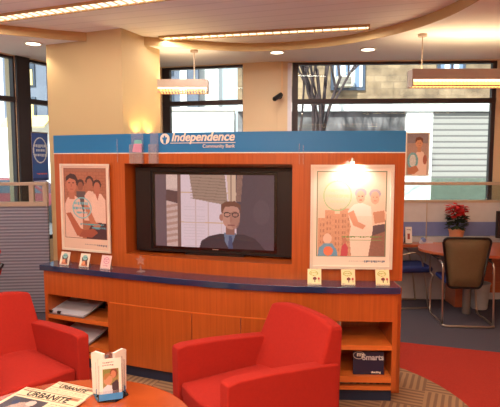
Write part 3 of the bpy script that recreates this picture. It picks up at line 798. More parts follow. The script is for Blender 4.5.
# third paper at the lower edge
p = Pic(30, 20, (238, 220, 190), 1.6)
for y in range(3, 18, 2): p.words(2, 27, y, .9, (170, 146, 124))
lf = thing('leaflet', (-.76, 2.36, .5002), 'small cream leaflet on the table in front of the brochure holder', 'leaflet', -.25)
p.sheet('page', (-.11, -.07, .0022), (.22, 0, 0), (0, .14, 0), M['print_'], lf, thick=.002)
# rotating brochure holder
bh = thing('brochure_holder', (-.750, 2.595, .5002), 'clear rotating brochure holder with blue base on the round table', 'brochure holder', 0)
MB().lathe([(.094, 0), (.096, .005), (.088, .010), (0, .010)], n=6).build('base', M['gloss_black'], bh)
def panel_frame(a):   # outward direction angle a
    n = Vector((math.cos(a), math.sin(a), 0)); u = Vector((-math.sin(a), math.cos(a), 0)); return n, u
aim = math.atan2(-2.595, .750)
for i, da in enumerate((0, 2.2, -2.2)):
    n, u = panel_frame(aim+da); o = n*.040
    if i == 0: o = n*.062
    w = .060 if i == 0 else .052
    mb = MB(); h0 = .165 if i == 0 else .185
    for off in (0, .014): mb.extr([(-w, 0), (w, 0), (w, (.05 if i == 0 else h0) if off else h0+.02), (-w, (.05 if i == 0 else h0) if off else h0+.02)], o+n*off+Vector((0, 0, .011)), u, (0, 0, 1), n, .0018)
    pk = mb.build('pocket', M['acrylic'], bh)
    MB().extr([(-w, 0), (w, 0), (w, .034), (-w, .034)], o+n*.0158+Vector((0, 0, .012)), u, (0, 0, 1), n, .002).build('blue_band', M['blue_base'], bh)
# the leaflets in it: front one shows a photo of two people, two fan out behind
n, u = panel_frame(aim); p = Pic(20, 38, (240, 230, 220), 2.4)
p.words(3, 13, 3, 1.2, (140, 120, 120)).words(3, 13, 5.4, 1.2, (140, 120, 120)).rect(3, 9.5, 17.5, 35, (150, 130, 80), noise=.08)
p.rect(3, 9.5, 17.5, 18, (130, 130, 70), noise=.1).ell(13, 14, 3.6, 4.6, (130, 70, 50)).ell(12.6, 15, 2.4, 3.6, (200, 130, 100)).ell(7.6, 20, 4, 5, (196, 140, 110)).poly([(3, 18), (5, 14), (9, 13.4), (11.6, 17), (9, 16), (5, 20)], (170, 120, 70))
p.poly([(3, 28), (7, 24.5), (12, 26), (14, 35), (3, 35)], (220, 214, 226)).poly([(11, 24), (16, 20), (17.5, 24), (17.5, 35), (12, 35)], (70, 50, 60), noise=.1)
lb = thing('brochure', (-.750, 2.595, .5002), 'white brochure with a photo of two people in the front pocket of the holder', 'brochure')
p.sheet('cover', n*.0700-u*.055+Vector((0, 0, .016)), u*.110, (0, 0, .215), M['print_'], lb, thick=.004)
for s, nm in ((1, 'right'), (-1, 'left')):
    # u points to the right as seen by the viewer when aim faces the camera
    lb = thing('brochure', (-.750, 2.595, .5002), 'cream brochure fanned out behind the front one, %s side of the holder' % nm, 'brochure')
    n2, u2 = panel_frame(aim+s*.75)
    c0 = n*.002+u*(.050*s-.006)
    MB().extr([(-.040, .0), (.040, .0), (.046, .222), (.020, .236), (-.044, .232)] if s > 0 else [(-.040, .0), (.040, .0), (.044, .232), (-.020, .236), (-.046, .222)], c0+Vector((0, 0, .016)), u2, (0, 0, 1), n2, .014).build('pages', M['paper'], lb, bevel=.003)

# ================================================================== LEFT SCREEN, TASK CHAIR
ls = thing('office_screen', (-3.655, 5.53, 0), 'ribbed grey office screen with glass top left of the column', 'partition', math.radians(6))
MB().box((0, 0, .625), (2.72, .05, 1.23)).build('panel', M['ribs'], ls)
MB().box((0, 0, 1.262), (2.72, .07, .05)).build('rail', M['rail'], ls)
MB().box((0, 0, 1.49), (2.72, .07, .035)).build('rail', M['rail'], ls)
MB().box((0, 0, 1.38), (2.72, .008, .20)).build('pane', M['green_glass'], ls)
for x in (-1.34, -.1, 1.19, 1.34): MB().box((x, 0, 1.38), (.05, .055, .20)).build('post', M['rail'], ls)
tc_ = thing('task_chair', (-2.31, 4.12, 0), 'red padded office chair with black armrest at the far left edge', 'chair')
MB().ball((0, 0, 1.00), (.235, .07, .075)).ball((0, -.01, .86), (.24, .06, .16)).build('backrest', M['red_fabric'], tc_, smooth=True)
MB().tube([(.25, -.02, .90), (.22, -.08, .84), (.14, -.22, .74), (.05, -.3, .66)], .018).build('armrest', M['black'], tc_, smooth=True)
MB().ball((0, -.22, .50), (.24, .24, .055)).build('seat', M['red_fabric'], tc_, smooth=True)
MB().cyl((0, -.2, .08), (0, -.2, .46), .025).tube([(0, .0, .82), (0, .04, .6), (0, -.1, .46)], .02).build('post', M['black'], tc_)
mb = MB()
for k in range(5): mb.tube([(0, -.2, .09), (.26*math.cos(k*1.257), -.2+.26*math.sin(k*1.257), .055)], .016, smooth=False); mb.ball((.26*math.cos(k*1.257), -.2+.26*math.sin(k*1.257), .028), .028)
mb.build('star_base', M['black'], tc_)

# ================================================================== RIGHT: SCREEN, DESK, CHAIRS
rs = thing('office_screen', (3.0, 6.22, 0), 'pale and blue office screen with glass top below the right window', 'partition')
MB().box((0, 0, .40), (3.2, .05, .80)).build('lower_panel', M['panel_pale'], rs)
MB().box((0, 0, .90), (3.2, .055, .175)).build('blue_panel', M['panel_blue'], rs)
MB().box((0, 0, 1.11), (3.2, .05, .245)).build('upper_panel', M['panel_pale'], rs)
MB().box((0, 0, 1.245), (3.2, .07, .03)).build('rail', M['rail'], rs)
MB().box((0, 0, 1.465), (3.2, .07, .035)).build('rail', M['rail'], rs)
MB().box((0, 0, 1.355), (3.2, .008, .20)).build('pane', M['green_glass'], rs)
for x in (-.8, .68): MB().box((x, -.03, .86), (.008, .012, .75)).build('seam', M['rail'], rs)
for x in (-1.56, 0.95): MB().box((x, 0, 1.355), (.04, .05, .19)).build('post', M['rail'], rs)
dk = thing('desk', (2.6, 5.8, 0), 'reddish wooden desk with rounded end in front of the blue screen', 'desk')
def DX(pts): return [(x-2.6, y-5.8) for x, y in pts]
tip = [(2.45+.49*math.cos(a), 5.72+.42*math.sin(a)) for a in [PI/2+PI*k/16 for k in range(17)]]
MB().prism(DX([(4.0, 6.1)]+[(2.5, 6.14)]+tip+[(2.7, 5.22), (3.2, 5.12), (4.0, 5.12)]), .71, .742).build('desktop', M['desk'], dk, bevel=.005)
MB().prism(DX([(1.75, 6.17), (2.42, 6.17), (2.42, 6.15), (2.2, 6.0), (1.75, 5.98)]), .70, .735).build('desktop', M['desk'], dk, bevel=.004)
MB().box((-.09, .20, .355), (.12, .3, .705)).build('end_panel', M['desk'], dk)
MB().box((.60, .36, .40), (1.26, .03, .60)).build('modesty_panel', M['desk'], dk)
MB().cyl((-.115+.0, -.18, 0), (-.115, -.18, .71), .045).build('leg', M['steel'], dk)
MB().cyl((1.1, -.3, 0), (1.1, -.3, .71), .045).build('leg', M['steel'], dk)
wb = thing('waste_bin', (2.725, 5.82, 0), 'pale plastic waste bin on the carpet under the wooden desk', 'bin')
MB().lathe([(.085, 0), (.092, .01), (.115, .30), (.120, .305), (.112, .305), (.09, .015), (0, .012)]).build('bucket', M['bin'], wb, smooth=True)
MB().lathe([(.115, .295), (.122, .300), (.122, .312), (.112, .312), (.115, .295)], cap=False).build('rim', M['bin'], wb, smooth=True)

# mesh-back cantilever chair seen from behind
mc = thing('visitor_chair', (2.33, 5.42, 0), 'cantilever chair with olive mesh back and chrome frame, back to the viewer at the desk', 'chair', math.radians(-5))
def rrect(w, h, r, n=5, wb_=None):
    P_ = []; wb_ = wb_ or w
    for cx_, cz, a0, ww in ((1, 1, 0, w), (-1, 1, PI/2, w), (-1, -1, PI, wb_), (1, -1, 1.5*PI, wb_)):
        for k in range(n+1): a = a0+PI/2*k/n; P_.append((cx_*(ww/2-r)+r*math.cos(a), cz*(h/2-r)+r*math.sin(a)))
    return P_
back = rrect(.49, .55, .05, wb_=.36)
def bend(x, z): return Vector((x, -.19+.10*(x/.24)**2*.4-(z-.25)*0.12+ .0, .655+z))
MBm = MB(); bm = MBm.bm
ring_pts = [bend(x, z) for x, z in back]
MB().tube(ring_pts+[ring_pts[0]], .013, smooth=False).build('back_frame', M['black'], mc, smooth=True)
c_ = bm.verts.new(bend(0, 0)); vs = [bm.verts.new(q) for q in ring_pts]
mid = [bm.verts.new(bend(x*.5, z*.5)) for x, z in back]
for i in range(len(vs)):
    j = (i+1) % len(vs); bm.faces.new((vs[i], vs[j], mid[j], mid[i])); bm.faces.new((mid[i], mid[j], c_))
sh = MBm.build('mesh_panel', M['mesh_olive'], mc, smooth=True); so = sh.modifiers.new('solid', 'SOLIDIFY'); so.thickness = .004
MB().box((0, .10, .44), (.40, .40, .05)).build('seat', M['seat_blue'], mc, bevel=.02)
for s in (-1, 1):
    x = s*.255
    MB().tube([(x-s*.02, .25, .43), (x, .30, .47), (x+s*.01, .26, .66), (x+s*.01, .12, .675), (x+s*.008, -.14, .668), (x+s*.005, -.205, .64), (x, -.21, .56)], .011).build('armrest', M['chrome'], mc, smooth=True)
    MB().box((x+s*.01, .04, .688), (.045, .26, .02)).build('arm_pad', M['black'], mc, bevel=.008)
pts = [(-.255, -.21, .60), (-.262, -.22, .3), (-.265, -.24, .06), (-.262, -.285, .016), (-.22, -.30, .013), (0, -.305, .013), (.22, -.30, .013), (.262, -.285, .016), (.265, -.24, .06), (.262, -.22, .3), (.255, -.21, .60)]
MB().tube([(-.235, .24, .43), (-.25, .27, .3), (-.262, .22, .016), (-.262, 0, .013), (-.262, -.2, .013), (-.235, -.295, .013), (0, -.305, .013), (.235, -.295, .013), (.262, -.2, .013), (.262, 0, .013), (.262, .22, .016), (.25, .27, .3), (.235, .24, .43)], .012).build('sled_base', M['chrome'], mc, smooth=True)
for s in (-1, 1): MB().tube([(s*.26, -.21, .64), (s*.262, -.225, .4), (s*.262, -.25, .02)], .011).build('rear_post', M['chrome'], mc, smooth=True)
# second chair seen from the side
bc = thing('visitor_chair', (1.92, 6.0-.03, 0), 'blue-seated chair with chrome sled frame, side on behind the end of the wood unit', 'chair', math.radians(4))
MB().box((-.02, -.02, .475), (.47, .40, .075)).build('seat', M['seat_blue'], bc, bevel=.03, seg=3)
MB().box((-.26, 0, .78), (.04, .40, .36), ry=-.12).build('backrest', M['seat_blue'], bc, bevel=.015)
for s in (-1, 1):
    y = s*.19
    MB().tube([(-.24, y, .62), (-.05, y, .67), (.03, y, .66), (.08, y, .60), (.13, y, .35), (.175, y, .03), (.165, y, .013), (.1, y, .012), (-.2, y, .012), (-.24, y, .03), (-.245, y, .3), (-.24, y, .62)], .010).build('sled_frame', M['chrome'], bc, smooth=True)

# poinsettia
pp = thing('potted_poinsettia', (2.50, 6.0, .7422), 'red poinsettia in a peach pot on the wooden desk', 'potted plant')
MB().lathe([(.062, .0), (.066, .01), (.090, .165), (.096, .170), (.096, .188), (.088, .188), (.085, .17), (0, .165)]).build('pot', M['terra'], pp, smooth=True)
MB().lathe([(.070, .0), (.074, .004), (.080, .075), (.074, .076)], n=14).build('foil_wrap', M['foil'], pp)
def leafcluster(n, zc, rad, zr, size, seed, up=.3):
    random.seed(seed); mb = MB()
    for k in range(n):
        a = random.uniform(0, 2*PI); r0 = rad*math.sqrt(random.random()); z = zc+random.uniform(-zr, zr)
        d = Vector((math.cos(a+random.uniform(-.6, .6)), math.sin(a+random.uniform(-.6, .6)), random.uniform(-.5, up))).normalized()
        sd = d.cross(Vector((0, 0, 1))).normalized(); o = Vector((r0*math.cos(a), r0*math.sin(a), z)); L = size*random.uniform(.7, 1.2); nn_ = d.cross(sd)
        q = [o, o+d*L*.35+sd*L*.40, o+d*L*.7+sd*L*.26-nn_*L*.05, o+d*L, o+d*L*.7-sd*L*.26-nn_*L*.05, o+d*L*.35-sd*L*.40]
        vv = [mb.bm.verts.new(x) for x in q]; mb.bm.faces.new(vv)
    return mb
MB().tube([(0, 0, .16), (.01, 0, .3), (0, .01, .40)], .008).tube([(0, 0, .2), (.06, 0, .34), (.09, 0, .42)], .005).tube([(0, 0, .2), (-.03, 0, .34), (-.06, 0, .42)], .005).build('stem', M['leaf'], pp)
leafcluster(110, .28, .075, .075, .085, 3).build('leaves', M['leaf'], pp)
leafcluster(120, .425, .095, .05, .075, 5, .3).build('bracts', M['petal'], pp)
leafcluster(14, .36, .07, .03, .08, 9, .2).build('bracts', M['petal'], pp)
random.seed(11)
# desk things
mo = thing('computer_monitor', (3.08, 6.0, .7422), 'dark computer monitor cut by the right edge on the wooden desk', 'monitor', -.15)
MB().box((.12, 0, .235), (.44, .04, .33)).build('case', M['black'], mo, bevel=.008)
MB().box((.12, -.022, .24), (.40, .004, .28)).build('screen', M['screen_off'], mo)
MB().cyl((.12, .02, .01), (.12, .02, .1), .02).build('neck', M['black'], mo)
MB().lathe([(.11, 0), (.11, .008), (.03, .014)], (.12, .02, 0)).build('foot', M['black'], mo)
ph = thing('desk_phone', (2.78, 5.98, .7422), 'cream desk telephone with handset right of the poinsettia on the desk', 'telephone', -.2)
MB().extr([(-.09, 0), (.09, 0), (.09, .05), (-.09, .03)], (-.10, 0, 0), (0, 1, 0), (0, 0, 1), (1, 0, 0), .2).build('base', M['ac'], ph, bevel=.006)
MB().box((-.06, 0, .062), (.05, .19, .028)).build('handset', M['ac'], ph, bevel=.01)
MB().box((.045, 0, .049), (.10, .12, .006), rx=.11).build('keypad', M['steel'], ph)
tag(MB().box((2.35, 5.52, .7445), (.15, .40, .004), .0).build('paper_sheet', M['paper']), 'white sheet of paper on the wooden desk behind the mesh chair', 'paper')
tag(MB().box((2.98, 5.45, .7445), (.30, .25, .004), .1).build('paper_sheet', M['paper']), 'white sheet of paper on the desk at the right edge of the picture', 'paper')
p = Pic(10, 20, (236, 226, 220), 1.6); p.rect(3, 8, 7, 15, (170, 80, 70)).words(2, 8, 3, 1.2, (120, 110, 120))
dc = thing('desk_calendar', (1.94, 6.06, .7355), 'small white upright desk calendar with red picture beside the end of the wood unit', 'calendar')
p.sheet('page', (-.04, -.02, .006), (.08, 0, 0), (0, .03, .20), M['print_'], dc, thick=.002)
MB().box((0, .02, .004), (.08, .09, .006)).box((0, .045, .10), (.07, .003, .19), rx=.12).build('stand', M['black'], dc)
sm = thing('tape_dispenser', (2.16, 6.08, .7355), 'small blue-grey tape dispenser on the back desk near the screen seam', 'tape dispenser')
MB().extr([(-.08, 0), (.08, 0), (.08, .02), (.03, .03), (-.02, .055), (-.07, .045)], (0, .02, 0), (1, 0, 0), (0, 0, 1), (0, -1, 0), .05).build('body', M['paper_grey'], sm, bevel=.004)
MB().cyl((-.03, -.036, .045), (-.03, .026, .045), .025).build('tape_roll', M['panel_blue'], sm)

# framed picture in the right window
p = Pic(22, 43, (150, 120, 108), 2.2)
p.rect(0, 0, 22, 43, (176, 142, 132), noise=.08).rect(0, 0, 22, 10, (140, 126, 132), noise=.08)
p.poly([(6, 43), (8, 22), (12, 17), (17, 19), (21, 28), (21, 43)], (236, 204, 190)).ell(12.5, 9.5, 3.8, 5.4, (206, 146, 112)).poly([(8.4, 10), (9, 4.6), (12.6, 3), (16.4, 5), (16.6, 10), (14, 6.4), (10.6, 7)], (112, 66, 50))
p.rect(11, 14, 14.4, 19, (196, 134, 104)).ell(6.4, 28, 5.6, 8.6, (120, 176, 188), noise=.1).ell(6.4, 28, 3.4, 6.4, (206, 206, 206), noise=.1).poly([(1, 36), (10, 33), (13, 38), (8, 42), (2, 42)], (196, 124, 92)).ell(18.8, 27, 2, 5, (170, 96, 80))
p.rect(11, 9.4, 12.2, 10, (90, 50, 44)).rect(13.4, 9.4, 14.6, 10, (90, 50, 44)).rect(11.6, 12.2, 14, 12.8, (170, 70, 66))
poster('framed_poster', (1.962, 6.34), (2.254, 6.325), 1.555, 2.10, p, 'small framed poster of a woman in white hanging in the right window', fw=.014)
# blue banner in the left window
p = Pic(16, 46, (50, 74, 150), 2.2)
p.rect(0, 0, 16, 46, (62, 92, 176), noise=.03).ring(8, 16.5, 7, 12.5, 1.1, (226, 230, 240)).words(2.4, 14, 11, 3, (216, 220, 236)).words(4, 13, 15.4, 3, (216, 220, 236)).words(2, 14.4, 20, 2.8, (216, 220, 236))
p.rect(1, 30, 15, 36, (52, 100, 180)).words(4, 14.6, 38.6, 1.6, (230, 110, 110)).rect(0, 43, 16, 46, (40, 60, 130))
s0, s1 = lw(31.5), lw(47.6)
a = LP+LD*s0-LN*.03; b = LP+LD*s1-LN*.03
bn = thing('banner', (a.x, a.y, 1.49), 'blue hanging banner with a white ring in the left window beside the column', 'banner')
p.sheet('print', (0, 0, 0), (b.x-a.x, b.y-a.y, 0), (0, 0, .61), M['print_'], bn, thick=.004)
MB().tube([(0, 0, .615), (b.x-a.x, b.y-a.y, .615)], .008, smooth=False).build('hanging_rod', M['steel'], bn)

# security camera and its conduit on the pier
def bkp(px, off): q = Vector((*BK0, 0))+(Vector((*BK1, 0))-Vector((*BK0, 0))).normalized()*bk(px); return (q.x, q.y-off)
cq = bkp(279, 0)
sc = thing('security_camera', (cq[0], cq[1]-.012, 2.58), 'small black security camera on the cream pier between the windows', 'camera')
MB().cyl((0, 0, 0), (0, -.02, 0), .035).tube([(0, -.01, 0), (0, -.05, .0), (-.02, -.08, .0)], .010).build('bracket', M['black'], sc)
MB().cyl((-.075, -.14, -.05), (.02, -.06, .02), .030).build('camera_body', M['black'], sc, bevel=.004)
MB().cyl((-.083, -.147, -.056), (-.075, -.14, -.05), .020).build('lens', M['gloss_black'], sc)
cq2 = bkp(281.5, 0)
tag(MB().box((cq2[0], cq2[1]-.012, 2.80), (.018, .02, .45), -.24).build('conduit', M['conduit']), 'thin cream conduit running from the security camera to the ceiling', 'conduit')

# ================================================================== LIGHT FITTINGS
def slot(a, b, w, label, visible=True, power=30, dots=True):
    a = Vector((*a, 0)); b = Vector((*b, 0)); d = b-a; L = d.length; rz = math.atan2(d.y, d.x); c = (a+b)/2
    r = thing('ceiling_light', (c.x, c.y, ZI), label, 'ceiling light', rz, 'long slot lights in the ceiling')
    mb = MB()
    for s in (-1, 1): mb.box((0, s*(w/2-.008), -.012), (L, .016, .022)); mb.box((s*(L/2-.008), 0, -.012), (.016, w-.032, .022))
    mb.build('frame', M['fascia'], r)
    MB().box((0, 0, -.006), (L-.03, w-.03, .008)).build('diffuser', M['slot'], r)
    mb = MB(); n = int(L/.085)
    for k in range(n): mb.box((-L/2+.04+k*(L-.08)/max(1, n-1), 0, -.017), (.012, w-.034, .012))
    mb.build('louvre', M['white'], r)
    l = bpy.data.lights.new('slot_lamp', 'AREA'); l.shape = 'RECTANGLE'; l.size = L-.05; l.size_y = w-.04; l.energy = power; l.color = (1, .89, .78)
    o = bpy.data.objects.new('slot_lamp', l); COL.objects.link(o); o.parent = r; o.location = (0, 0, -.03)
    return r
PW = 26
slot((-2.62, 4.975), (.1, 3.92), .17, 'dotted slot light crossing the upper left corner of the ceiling', power=PW)
slot((-.985, 5.68), (1.215, 5.20), .15, 'long slot light in the ceiling above the television and blue header', power=PW)
slot((-2.9, 3.1), (.6, 1.75), .17, 'unseen slot light added as fill, overhead in front of the media unit', power=42)  # this and the next two: out-of-view fixtures added as front fill light
slot((-2.6, 1.1), (.9, -.2), .17, 'unseen slot light added as fill near the viewer', power=86)
slot((-2.3, -.7), (1.2, -1.6), .17, 'unseen slot light added as fill behind the viewer', power=98)
def downlight(x, y, z, label, pw=14):
    r = thing('downlight', (x, y, z), label, 'ceiling light', 0, 'round recessed downlights')
    MB().lathe([(.075, -.001), (.098, -.001), (.098, -.010), (.088, -.012), (.075, -.010), (.075, -.001)], cap=False).build('trim_ring', M['white'], r)
    MB().lathe([(.074, -.002), (.074, -.009), (.03, -.014), (0, -.010)]).build('lens', M['lamp_white'], r)
    l = bpy.data.lights.new('down_lamp', 'SPOT'); l.energy = pw; l.color = (1, .84, .62); l.spot_size = 2.2; l.spot_blend = .6; l.shadow_soft_size = .07
    o = bpy.data.objects.new('down_lamp', l); COL.objects.link(o); o.parent = r; o.location = (0, 0, -.03)
downlight(-2.37, 5.60, ZO, 'round downlight left of the column top')
downlight(.32, 6.05, ZO, 'round downlight in the ceiling above the pier between the windows')
downlight(1.36, 5.89, ZO, 'round downlight in the ceiling over the right window, left of the pendant')
def pendant(x0, x1, y, z0, z1, label, rods, power, w=.16):
    c = (x0+x1)/2; L = x1-x0
    r = thing('pendant_light', (c, y, z0), label, 'pendant light')
    H = z1-z0
    mb = MB(); mb.box((0, -w/2, H*.70), (L, .012, H*.60)); mb.box((0, w/2, H*.70), (L, .012, H*.60))
    for s in (-1, 1): mb.box((s*(L/2-.006), 0, H*.5), (.012, w, H))
    mb.box((0, -w/2, .006), (L, .012, .012)); mb.box((0, w/2, .006), (L, .012, .012))
    mb.build('housing', M['pend'], r)
    MB().box((0, 0, H*.42), (L-.02, w-.02, .01)).box((0, -w/2+.004, H*.33), (L-.03, .004, H*.10)).build('lamp_tray', M['slot'], r)
    mb = MB(); n = int(L/.035)
    for k in range(n): mb.box((-L/2+.02+k*(L-.04)/(n-1), 0, H*.16), (.006, w-.014, H*.26))
    mb.build('louvre', M['louver_glow'], r)
    for x in rods: MB().cyl((x-c, 0, H*.95), (x-c, 0, ZO-z0-.0), .006).cyl((x-c, 0, ZO-z0-.025), (x-c, 0, ZO-z0), .045).build('suspension_rod', M['rail'], r)
    for up in (0, 1):
        l = bpy.data.lights.new('pendant_lamp', 'AREA'); l.shape = 'RECTANGLE'; l.size = L-.05; l.size_y = w-.05; l.energy = power*(1.3 if up else .7); l.color = (1, .74, .42)
        o = bpy.data.objects.new('pendant_lamp', l); COL.objects.link(o); o.parent = r; o.location = (0, 0, H*.9 if up else -.01); o.rotation_euler.x = PI if up else 0
pendant(1.632, 3.1, 5.2, 2.50, 2.672, 'pendant light with glowing louvre before the right window', [1.75, 2.9], 7)
pendant(-1.45, -.487, 5.95, 2.535, 2.685, 'pendant light with glowing louvre right of the column', [-.65, -1.3], 3)
pendant(-2.4, -.2, 1.3, 2.55, 2.70, 'unseen pendant light added to brighten the ceiling, overhead left of the viewer', [-2.1, -.5], 20)  # added out of view with its neighbour to throw light on the ceiling
pendant(.3, 2.5, 1.1, 2.55, 2.70, 'unseen pendant light added to brighten the ceiling, overhead right of the viewer', [.6, 2.2], 20)
def spot(name, loc, tgt, e, size, col=(1, .82, .55), blend=.6, rad=.02):
    l = bpy.data.lights.new(name, 'SPOT'); l.energy = e; l.spot_size = size; l.spot_blend = blend; l.color = col; l.shadow_soft_size = rad
    o = bpy.data.objects.new(name, l); COL.objects.link(o); o.location = loc; o.rotation_euler = (Vector(tgt)-Vector(loc)).to_track_quat('-Z', 'Y').to_euler()
    return o
for X, Y in ((-1.238, 5.48), (-1.148, 5.686)):
    ux, uy = X+.916*.08, Y-.40*.08; spot('uplight_lamp', (ux, uy, 2.0), (ux-.04, uy+.015, 2.6), 5, 2.0, (1, .70, .22))
q = PT(xat(352, .14), .125); spot('poster_lamp', (q[0], q[1]-.04, 1.735), (q[0], q[1]+.05, 1.50), 7, 2.6, (1, .93, .82), rad=.03)

# ================================================================== OUTSIDE
tag(MB().box((0, 30, -.25), (90, 47, .2)).build('floor', M['asphalt']), kind='structure')
bd = thing('stone_building', (4.6, 16, -.15), 'tan stone building with white ledge across the street, seen in the right window', 'building')
def OB(x0, x1, y0, y1, z0, z1): return MB().box(((x0+x1)/2-4.6, (y0+y1)/2-16, (z0+z1)/2+.15), (x1-x0, y1-y0, z1-z0))
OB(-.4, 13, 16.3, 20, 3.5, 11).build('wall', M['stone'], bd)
OB(-.4, 13, 16.05, 20, 3.28, 3.55).build('ledge', M['white_wall'], bd)
OB(-.4, 5.1, 16.3, 20, -.15, 3.28).build('shop_front', M['shop_grey'], bd)
OB(5.0, 5.85, 16.15, 20, -.15, 3.28).build('pilaster', M['white_wall'], bd)
OB(5.85, 8.6, 16.25, 20, 1.15, 3.28).build('roller_shutter', M['shutter'], bd)
OB(8.6, 13, 16.15, 20, -.15, 3.28).build('pilaster', M['white_wall'], bd)
OB(5.85, 8.6, 16.1, 20, -.15, 1.15).build('planter', M['hedge'], bd)
for x0, x1, z0, z1 in ((2.62, 3.62, 4.0, 6.2), (6.0, 6.8, 4.3, 6.4), (9.4, 10.4, 4.1, 6.2)):
    f = MB(); f.bm.free(); f = MB()
    cx_ = (x0+x1)/2-4.6
    f.box((cx_, .26, (z0+z1)/2+.15), (x1-x0+.1, .12, z1-z0+.1)); w_ = f.build('window', M['win_dark'], bd)
    MB().box((cx_, .18, (z0+z1)/2+.15), (x1-x0-.1, .03, z1-z0-.1)).build('curtain', M['bluewhite'] if x0 < 9 else M['win_dark'], w_)
    MB().box((cx_, .17, (z0+z1)/2+.15), (.05, .05, z1-z0)).build('mullion', M['dark_frame'], w_)
ac = thing('air_conditioner', (2.97, 16.02, 4.03), 'boxy cream air conditioner in the upper window of the tan building', 'air conditioner')
MB().box((0, 0, .16), (.5, .4, .32)).build('casing', M['ac'], ac, bevel=.02)
MB().box((0, -.205, .16), (.36, .02, .22)).build('grille', M['ac_grille'], ac)
# left-hand buildings
b2 = thing('grey_building', (-3.5, 26, -.15), 'tall blue grey building with bright windows seen through the middle window', 'building')
MB().box((-.6, 2, 8), (2.9, 4, 16)).build('wall', M['grey_wall'], b2); MB().box((1.35, 2.6, 8), (1.0, 4, 16)).build('wall', M['white_wall'], b2)
for i, (x, z) in enumerate([(-1.7, 4.9), (-1.7, 6.7), (-.7, 4.9), (-.7, 6.7), (-1.7, 3.1), (-.7, 3.1)]):
    w_ = MB().box((x, -.02, z), (.6, .08, 1.1)).build('window', M['win_dark'], b2)
    MB().box((x-.18, -.07, z), (.16, .03, 1.0)).build('curtain', M['white_wall'], w_)
MB().box((.1, -.02, 8), (.35, .1, 16)).build('pilaster', M['white_wall'], b2)
b4 = thing('white_low_building', (-2.9, 19, -.15), 'low bright white building beyond the middle window', 'building')
MB().box((0, 1.5, 1.9), (4.6, 3, 3.8)).build('wall', M['white_wall'], b4); MB().box((0, -.03, 3.78), (4.7, .1, .12)).build('cornice', M['frame_white'], b4)
for x in (-1.6, -.9, -.2): MB().box((x, -.02, 2.9), (.12, .06, .7)).build('pilaster', M['frame_white'], b4)
b3 = thing('corner_building', (-9.6, 20, -.15), 'pale blue grey corner building seen in the left window beside the column', 'building')
MB().box((.75, 2, 7), (1.7, 4, 14)).build('wall', M['grey_wall'], b3); MB().box((-.75, 2.3, 7), (1.3, 4, 14)).build('wall', M['reveal'], b3); MB().box((-2.6, 2, 7), (2.4, 4, 14)).build('wall', M['grey_wall'], b3)
for x, z in ((.95, 5.2), (.95, 3.9), (-2.0, 5.2)):
    w_ = MB().box((x, -.02, z), (.42, .08, .9)).build('window', M['win_dark'], b3)
    MB().box((x, -.07, z-.1), (.26, .03, .6)).build('curtain', M['awning'], w_)
MB().box((-2.3, -.05, 4.1), (1.6, .2, 1.0)).build('brick_band', M['redbrick'], b3); MB().box((-2.3, -.1, 4.8), (1.8, .3, .2)).build('ledge', M['white_wall'], b3)
MB().box((-.8, -.15, 1.75), (5.4, .3, 3.4)).build('shop_front', M['white_wall'], b3)
MB().extr([(0, 0), (-.8, -.45), (-.8, -.5), (0, -.1)], (.2, -.3, 3.6), (0, 1, 0), (0, 0, 1), (1, 0, 0), 1.7).build('awning', M['awning'], b3)
def car(loc, rz, mat, label):
    r = thing('car', loc, label, 'car', rz)
    prof = [(-2.1, .3), (2.1, .3), (2.15, .62), (2.0, .78), (1.1, .92), (.5, 1.36), (-.9, 1.40), (-1.7, .98), (-2.1, .92), (-2.15, .6)]
    MB().extr(prof, (0, -.85, 0), (1, 0, 0), (0, 0, 1), (0, 1, 0), 1.7).build('body', M[mat], r, bevel=.08, seg=3)
    MB().extr([(-.85, .95), (.95, .93), (.48, 1.30), (-.85, 1.33)], (0, -.858, 0), (1, 0, 0), (0, 0, 1), (0, 1, 0), 1.716).build('side_window', M['win_dark'], r)
    for x in (-1.35, 1.35):
        for y in (-.78, .78): MB().cyl((x, y-.1, .32), (x, y+.1, .32), .32, n=24).build('wheel', M['tyre'], r)
car((-9.3, 17.6, -.15), .1, 'car_white', 'white car on the street beyond the left window')
car((-7.1, 15.2, -.15), .15, 'car_red', 'maroon car on the street beyond the left window')
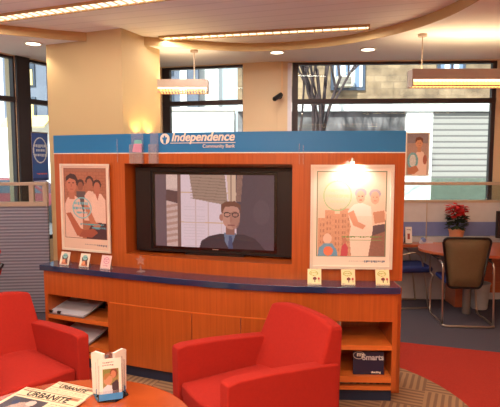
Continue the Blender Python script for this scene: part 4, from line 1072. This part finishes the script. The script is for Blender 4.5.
# bare tree in front of the tan building
tr = thing('bare_tree', (1.55, 11.5, -.15), 'bare grey street tree before the tan building in the right window', 'tree')
random.seed(4); tmb = MB(); bmb = MB()
def branch(p, d, L, r, lev):
    q = p+d*L; mid_ = (p+q)/2+Vector((random.uniform(-1, 1), random.uniform(-1, 1), 0))*L*.05
    (tmb if lev < 2 else bmb).tube([p, mid_, q], r, 6, r1=r*.7)
    if lev >= 6: return
    for k in range(3 if lev else 5):
        ax = Vector((random.uniform(-1, 1), random.uniform(-1, 1), random.uniform(.1, .9))).normalized()
        nd = (d*1.0+ax*(.55 if lev else .4)).normalized(); branch(p+d*L*random.uniform(.55, 1), nd, L*random.uniform(.55, .8), r*.6, lev+1)
branch(Vector((0, 0, 0)), Vector((.02, 0, 1)), 2.6, .085, 0)
branch(Vector((-.4, .3, 0)), Vector((-.03, 0, 1)), 2.9, .05, 1)
tmb.build('trunk', M['bark'], tr, smooth=True); bmb.build('branches', M['bark'], tr, smooth=True)
random.seed(21)

# ================================================================== SUN, SKY, CAMERA
sun = bpy.data.lights.new('sun', 'SUN'); sun.energy = 9; sun.color = (1, .95, .86); sun.angle = .01
so_ = bpy.data.objects.new('sun', sun); COL.objects.link(so_); so_.rotation_euler = Vector((.5, 1, -.7)).to_track_quat('-Z', 'Y').to_euler()
w = bpy.data.worlds.new('world'); SC.world = w; w.use_nodes = True; nt = w.node_tree
bg = nt.nodes['Background']; sky = nt.nodes.new('ShaderNodeTexSky'); sky.sky_type = 'HOSEK_WILKIE'; sky.turbidity = 4
sky.sun_direction = Vector((-.45, -1, .75)).normalized()
hz = nt.nodes.new('ShaderNodeMixRGB'); hz.inputs['Fac'].default_value = .55; hz.inputs[2].default_value = (.95, .98, 1, 1)
nt.links.new(sky.outputs[0], hz.inputs[1]); nt.links.new(hz.outputs[0], bg.inputs['Color']); bg.inputs['Strength'].default_value = 2.6

cam = bpy.data.cameras.new('camera'); co = bpy.data.objects.new('camera', cam); COL.objects.link(co)
co.location = (0, 0, 1.77); co.rotation_euler = (PI/2-math.radians(5.1), 0, 0)
cam.sensor_fit = 'HORIZONTAL'; cam.sensor_width = 36; cam.lens = 36; cam.clip_end = 300
SC.camera = co
vs_ = SC.view_settings; vs_.view_transform = 'Standard'; vs_.look = 'None'; vs_.gamma = 1; vs_.use_curve_mapping = False; vs_.exposure = 0
